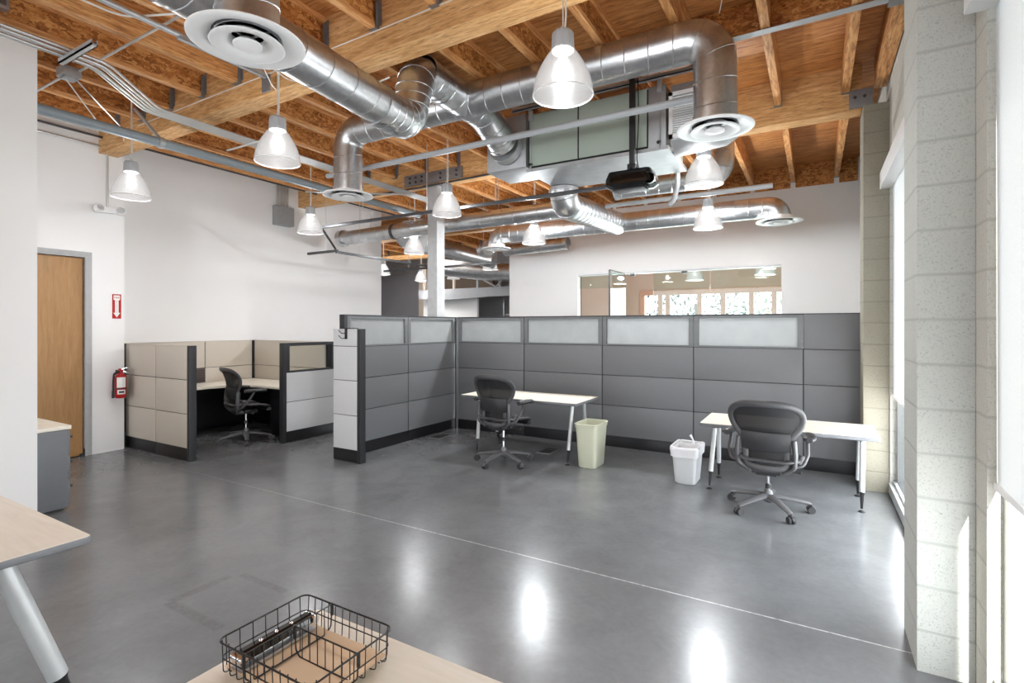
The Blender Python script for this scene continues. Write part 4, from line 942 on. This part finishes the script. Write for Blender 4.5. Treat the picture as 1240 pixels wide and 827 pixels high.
# ------------------------------------------------------------------ wire basket
bx0, bx1, by0, by1, bz0, bz1 = -1.275, -.935, .745, 1.005, .744, .826
t = thing('wire_basket', 'black wire desk basket with dividers on the foreground desk', 'basket', ((bx0+bx1)/2, (by0+by1)/2, .74))
cx, cy, hx, hy = (bx0+bx1)/2, (by0+by1)/2, (bx1-bx0)/2, (by1-by0)/2
m = MB(); m.tube(rrect(cx, cy, hx, hy, .022, bz1), .0024, 6, closed=True); m.build('rim', BLACK, t)
m = MB(); m.tube(rrect(cx, cy, hx-.004, hy-.004, .022, .785), .0016, 6, closed=True); m.build('middle_hoop', BLACK, t)
def uwire(m, a, bdir, depth=.02):
    a = Vector(a); bdir = Vector(bdir)
    m.tube(fillet([a+bdir*.003+Vector((0, 0, .004)), a+bdir*.006+Vector((0, 0, -.078)), a+bdir*(.006+depth)+Vector((0, 0, -.0805))], .01, 4), .0014, 5)
m = MB()
for k in range(12): x = bx0+.018+k*(bx1-bx0-.036)/11; uwire(m, (x, by0, bz1), (0, 1, 0)); uwire(m, (x, by1, bz1), (0, -1, 0))
for k in range(7): y = by0+.022+k*(by1-by0-.044)/6; uwire(m, (bx0, y, bz1), (1, 0, 0)); uwire(m, (bx1, y, bz1), (-1, 0, 0))
for k in range(8): y = by0+.03+k*(by1-by0-.06)/7; m.tube([(bx0+.02, y, .7455), (bx1-.02, y, .7455)], .0014, 5)
m.build('wires', BLACK, t)
def divider(p, q, n, label=None):
    p, q = Vector(p), Vector(q); m = MB(); up = Vector((0, 0, 1)); d = (q-p).normalized()
    m.tube([p, q], .0020, 6); m.tube(fillet([p, p-up*.06+d*.004, p-up*.074+d*.02, q-up*.074-d*.02, q-up*.06-d*.004, q], .014, 4), .0020, 6)
    for k in range(1, n): c = p+(q-p)*k/n; m.tube([c, c-up*.074], .0014, 5)
    for e in (p, q): m.tube([e+up*.003, e-up*.03], .0045, 6)
    return m.build('divider', BLACK, t)
XDv = -1.165
divider((XDv, by0, bz1-.001), (XDv, by1, bz1-.001), 10)
divider((XDv, .885, bz1-.003), (bx1, .885, bz1-.003), 8)
n = 14; vs = []; fs = []
for j in range(n+1):
    for i in range(n+1):
        u, v = i/n, j/n; x = bx0+.012+u*(bx1-bx0-.024); y = by0+.012+v*(by1-by0-.024)
        e = min(u, 1-u, v, 1-v); z = .7485+max(0, .09-e)*.12+.0007*math.sin(u*9+v*7); vs.append((x, y, z))
for j in range(n):
    for i in range(n): a = j*(n+1)+i; fs.append((a, a+1, a+n+2, a+n+1))
m = MB(); m.add(vs, fs); m.add([(x, y, z-.0008) for x, y, z in vs], [f[::-1] for f in fs]); tag(m.build('paper_liner', KRAFT), 'brown kraft paper sheet lining the bottom of the wire basket', 'paper')
t = thing('hole_punch', 'black and chrome paper punch lying in the left slot of the basket', 'hole punch', (-1.228, .875, .75))
m = MB(); m.box(-1.25, -1.205, .765, .985, .752, .760, .002); m.build('base_plate', ALU, t)
m = MB(); m.loft([[Vector((-1.247, y, .775)), Vector((-1.209, y, .775)), Vector((-1.212, y, .790)), Vector((-1.222, y, .797)), Vector((-1.240, y, .795)), Vector((-1.246, y, .788))] for y in (.775, .80, .96, .980)]); m.build('lever_bar', BLACKG, t)
for y in (.83, .875, .92):
    m = MB(); m.cyl((-1.226, y, .760), (-1.226, y, .7985), .0055, n=12); m.build('punch_pin', CHROME, t)
for y in (.772, .984): m = MB(); m.cyl((-1.248, y, .782), (-1.205, y, .782), .011, n=14); m.build('end_roller', CHROME, t)

# ------------------------------------------------------------------ wastebaskets
def bin_(label, x0, x1, y0, y1, h, mat, taper=.78, liner=False):
    cx, cy, hx, hy = (x0+x1)/2, (y0+y1)/2, (x1-x0)/2, (y1-y0)/2
    t = thing('wastebasket', label, 'wastebasket', (cx, cy, 0)); r = .045
    def ring(s_, z, g=0): return rrect(cx, cy, hx*s_+g, hy*s_+g, r, z, 6)
    m = MB(); m.loft([ring(taper, .0, -.01), ring(taper, .012), ring(.965, h-.05), ring(.965, h-.05, .004), ring(1, h-.012, .004), ring(1, h, .002), ring(.985, h, -.004), ring(.955, h-.06, -.004), ring(taper, .02, -.006)]); m.build('body', mat, t)
    m = MB(); m.loft([ring(1, h-.014, .006), ring(1, h-.004, .009), ring(1, h+.002, .004), ring(.985, h-.002, -.004)], False, False); m.build('rim', mat, t)
    if liner:
        rn = random.Random(5); N = len(ring(1, 0)); 
        def wr(s_, z, g, a): return [p+Vector((rn.uniform(-a, a), rn.uniform(-a, a), rn.uniform(-a, a)*1.6)) for p in ring(s_, z, g)]
        m = MB(); m.loft([wr(.97, h-.095, .010, .003), wr(.98, h-.06, .012, .003), wr(1, h-.03, .012, .004), wr(1, h+.004, .012, .003), wr(1, h+.008, .0, .003), wr(.95, h-.04, -.012, .006), wr(.86, h-.14, -.02, .01)], False, False); m.build('liner_bag', LINER, t, ang=180)
        m = MB(); m.tube([(x1-.10, y1-.05, h-.01), (x1-.10, y1-.06, h+.03), (x1-.13, y1-.05, h+.075)], [.02, .008, .014], 8); m.build('liner_knot', LINER, t)
    return t
bin_('tall cream plastic wastebasket beside the middle desk', -2.36, -2.09, 5.46, 5.84, .50, BINB, .80)
bin_('shorter white wastebasket with plastic liner beside the right desk', -1.27, -1.01, 5.40, 5.77, .375, BINW, .80, True)

# floor boxes
def floorbox(x0, x1, y0, y1, label):
    t = thing('floor_box', label, 'floor outlet', ((x0+x1)/2, (y0+y1)/2, 0))
    m = MB(); m.box(x0, x1, y0, y1, 0.0005, .006, .002); m.build('plate', ALU, t)
    m = MB(); m.box(x0+.02, x1-.02, y0+.02, y1-.02, .0062, .009, .001); m.build('cover', DARKSTEEL, t)
    for k in range(2): m = MB(); m.box(x0+.04, x1-.04, y0+.04+k*.09, y0+.08+k*.09, .0091, .011); m.build('socket', BLACK, t)
floorbox(-3.06, -2.86, 5.86, 6.20, 'metal floor outlet box under the middle desk')
floorbox(-4.80, -4.60, 5.86, 6.16, 'metal floor outlet box near the inside partition corner')

# ------------------------------------------------------------------ mesh task chair (local, faces +Y)
def make_chair():
    t = thing('office_chair', '', 'office chair', (0, 0, 0))
    m = MB(); m.lathe([(.0005, .065), (.03, .07), (.045, .085), (.047, .13), (.034, .16), (.030, .18), (.0005, .18)], n=24); m.build('hub', CHAIRL, t)
    for k in range(5):
        a = math.radians(90+72*k); c, s = math.cos(a), math.sin(a); R3 = Vector((c, s, 0))
        m = MB(); m.tube([R3*.03+Vector((0, 0, .125)), R3*.12+Vector((0, 0, .118)), R3*.23+Vector((0, 0, .10)), R3*.315+Vector((0, 0, .084)), R3*.335+Vector((0, 0, .078))], [.036, .032, .026, .022, .014], 10, flat=(.62, 1.15), ref=(0, 0, 1)); lg = m.build('base_leg', CHAIRL, t)
        pn = Vector((-s, c, 0)); wc = R3*.335
        m = MB()
        for q in (-1, 1): m.tube([wc+pn*(q*.009)+Vector((0, 0, .029)), wc+pn*(q*.027)+Vector((0, 0, .029))], .029, 20)
        m.tube([wc+Vector((0, 0, .035)), wc+Vector((0, 0, .078))], .008, 8); m.build('caster', RUBBER, t)
        m = MB(); hood = [wc+R3*(math.cos(v)*.034)+Vector((0, 0, .029+math.sin(v)*.034)) for v in [PI*.05+PI*.9*i/8 for i in range(9)]]
        m.tube(hood, .004, 6, flat=(1, 3.2), ref=None); m.build('caster_hood', CHAIRF, t)
    m = MB(); m.cyl((0, 0, .17), (0, 0, .31), .014); m.build('gas_lift', CHROME, t)
    m = MB(); m.cyl((0, 0, .16), (0, 0, .20), .026, .024); m.box(-.085, .085, -.16, .13, .30, .355, .02); m.box(-.14, .14, -.06, .02, .325, .365, .015); m.tube([(-.11, -.15, .335), (.11, -.15, .335)], .02, 10); m.build('tilt_mechanism', CHAIRB, t)
    m = MB(); m.tube([(.08, .0, .335), (.20, .0, .325), (.25, .0, .325)], [.008, .008, .014], 8); m.tube([(-.08, .02, .335), (-.20, .03, .325), (-.24, .03, .325)], [.008, .008, .014], 8); m.build('adjustment_lever', CHAIRB, t)
    # seat
    def seatz(y): return .415-.02*(y/.24)+(.0 if y < .1 else -1.2*(y-.1)**2)+(.035 if y < -.16 else 0)*0
    ring = rrect(0, .02, .245, .235, .11, 0, 7); ring = [Vector((p.x, p.y, seatz(p.y)+.03*(abs(p.x)/.245)**2)) for p in ring]
    m = MB(); m.tube(ring, .020, 10, closed=True, flat=(.75, 1.1), ref=(0, 0, 1)); m.build('seat_frame', CHAIRF, t)
    vs = []; fs = []; n = 14
    for j in range(n+1):
        for i in range(n+1):
            u, v = i/n*2-1, j/n*2-1; x = u*.245*math.sqrt(max(0, 1-.22*v**4)); y = .02+v*.235*math.sqrt(max(0, 1-.22*u**4))
            vs.append((x, y, seatz(y)+.03*(abs(x)/.245)**2+.004-.018*(1-u*u)*(1-v*v)))
    for j in range(n):
        for i in range(n): a = j*(n+1)+i; fs.append((a, a+1, a+n+2, a+n+1))
    m = MB(); m.add(vs, fs); m.add([(x, y, z-.004) for x, y, z in vs], [f[::-1] for f in fs]); m.build('seat_mesh', CMESH, t, ang=180)
    m = MB(); m.tube([(-.2, .235, .355), (0, .262, .345), (.2, .235, .355)], .028, 12, flat=(.7, 1.2), ref=(0, 0, 1)); m.build('seat_front_pad', CHAIRB, t)
    # back
    out = [(0, .945), (.10, .943), (.18, .934), (.245, .910), (.283, .868), (.295, .815), (.280, .755), (.250, .70), (.210, .652), (.180, .605), (.170, .55), (.170, .47), (.170, .42), (.158, .388), (.125, .370), (.07, .362), (0, .361)]
    def yb(x, z):
        s_ = (z-.36)/.585; return -.205-.055*s_-.05*s_*s_+.03*math.sin(s_*PI)*1.0+.085*(abs(x)/.29)**2
    loop = [Vector((x, yb(x, z), z)) for x, z in out]+[Vector((-x, yb(x, z), z)) for x, z in out[1:-1][::-1]]
    # smooth the loop
    for _ in range(1):
        L = len(loop); loop = [q for i in range(L) for q in (loop[i]*.75+loop[(i+1) % L]*.25, loop[i]*.25+loop[(i+1) % L]*.75)]
    cen = Vector((0, 0, .66)); loop2 = [Vector((p.x*.935, p.y, .655+(p.z-.655)*.95)) for p in loop]
    m = MB(); m.tube(loop2, .021, 12, closed=True, flat=(.70, 1.35), ref=(0, 1, 0)); m.build('back_frame', CHAIRF, t)
    zs = [.385+(.925-.385)*k/22 for k in range(23)]
    def halfw(z):
        for (xa, za), (xb, zb) in zip(out[:-1], out[1:]):
            if zb <= z <= za and za > zb: return (xa+(xb-xa)*(za-z)/(za-zb))*.93
        return .1
    vs = []; fs = []; n = 12
    for z in zs:
        hw = halfw(z)
        for i in range(n+1): u = i/n*2-1; x = u*hw; vs.append((x, yb(x, z)+.004, z))
    for j in range(len(zs)-1):
        for i in range(n): a = j*(n+1)+i; fs.append((a, a+1, a+n+2, a+n+1))
    m = MB(); m.add(vs, fs); m.add([(x, y+.003, z) for x, y, z in vs], [f[::-1] for f in fs]); m.build('back_mesh', CMESH, t, ang=180)
    m = MB(); vs = []; fs = []
    for j, z in enumerate([.52, .54, .60, .66, .68]):
        for i in range(13): u = i/12*2-1; x = u*.19; d_ = (.010 if 0 < j < 4 else .0); vs.append((x, yb(x, z)-.006-d_, z))
    for j in range(4):
        for i in range(12): a = j*13+i; fs.append((a, a+1, a+14, a+13))
    m.add(vs, fs); m.add([(x, y-.004, z) for x, y, z in vs], [f[::-1] for f in fs]); m.build('lumbar_pad', CHAIRB, t, ang=180)
    for sx_ in (-1, 1):
        m = MB(); m.tube(fillet([(sx_*.212, -.175, .625), (sx_*.222, -.185, .50), (sx_*.215, -.18, .40), (sx_*.13, -.155, .345)], [.05, .05], 5), .023, 10, flat=(.9, 1.2)); m.build('back_bracket', CHAIRF, t)
        m = MB(); m.tube(fillet([(sx_*.20, -.165, .40), (sx_*.275, -.14, .42), (sx_*.305, -.09, .50), (sx_*.300, -.03, .575), (sx_*.300, .0, .625)], [.05, .06, .04], 5), [.016]*19 if False else .015, 10); m.tube([(sx_*.245, -.13, .43), (sx_*.268, -.12, .50)], .024, 10); m.build('arm_support', CHAIRF, t)
        rings = []
        for y, wd, dz in ((-.135, .024, -.004), (-.115, .048, 0), (-.03, .056, .002), (.06, .054, 0), (.135, .046, -.006), (.158, .024, -.012)):
            cx_ = sx_*(.318-.02*(y+.13)/.27); rings.append([Vector((cx_+math.cos(a)*wd, y, .640+dz+math.sin(a)*.023)) for a in [2*PI*i/16 for i in range(16)]])
        m = MB(); m.loft(rings); m.build('armrest', CHAIRB, t)
    return t
ch = make_chair()
chairs = [(-.35, 5.06, -.05, 'grey mesh office chair at the right desk, seen squarely from behind'),
          (-3.16, 5.24, -.12, 'grey mesh office chair at the middle desk beside the cream bin'),
          (-6.86, 4.42, -.22, 'grey mesh office chair inside the low taupe cubicle')]
for i, (x, y, a, lb_) in enumerate(chairs):
    o = ch if i == 0 else copy_tree(ch)
    o.location = (x, y, 0); o.rotation_euler = (0, 0, a); o['label'] = lb_; o['group'] = 'mesh office chairs'
    lift = (.03, .10, .09)[i]
    for c_ in o.children:
        if c_.name.startswith('gas_lift'): k_ = (.14+lift)/.14; c_.scale = (1, 1, k_); c_.location.z = .17-.17*k_
        elif not c_.name.startswith(('base_leg', 'caster', 'hub')): c_.location.z = lift
    if i:
        for c_ in o.children:
            if c_.name.startswith(('base_leg', 'caster')): c_.rotation_euler = (0, 0, math.radians(-36))
# two chairs carry lighter armrests
for o in list(COL.objects):
    if o.parent is None and not o.children and o.type == 'MESH' and not o.data.polygons: bpy.data.objects.remove(o)
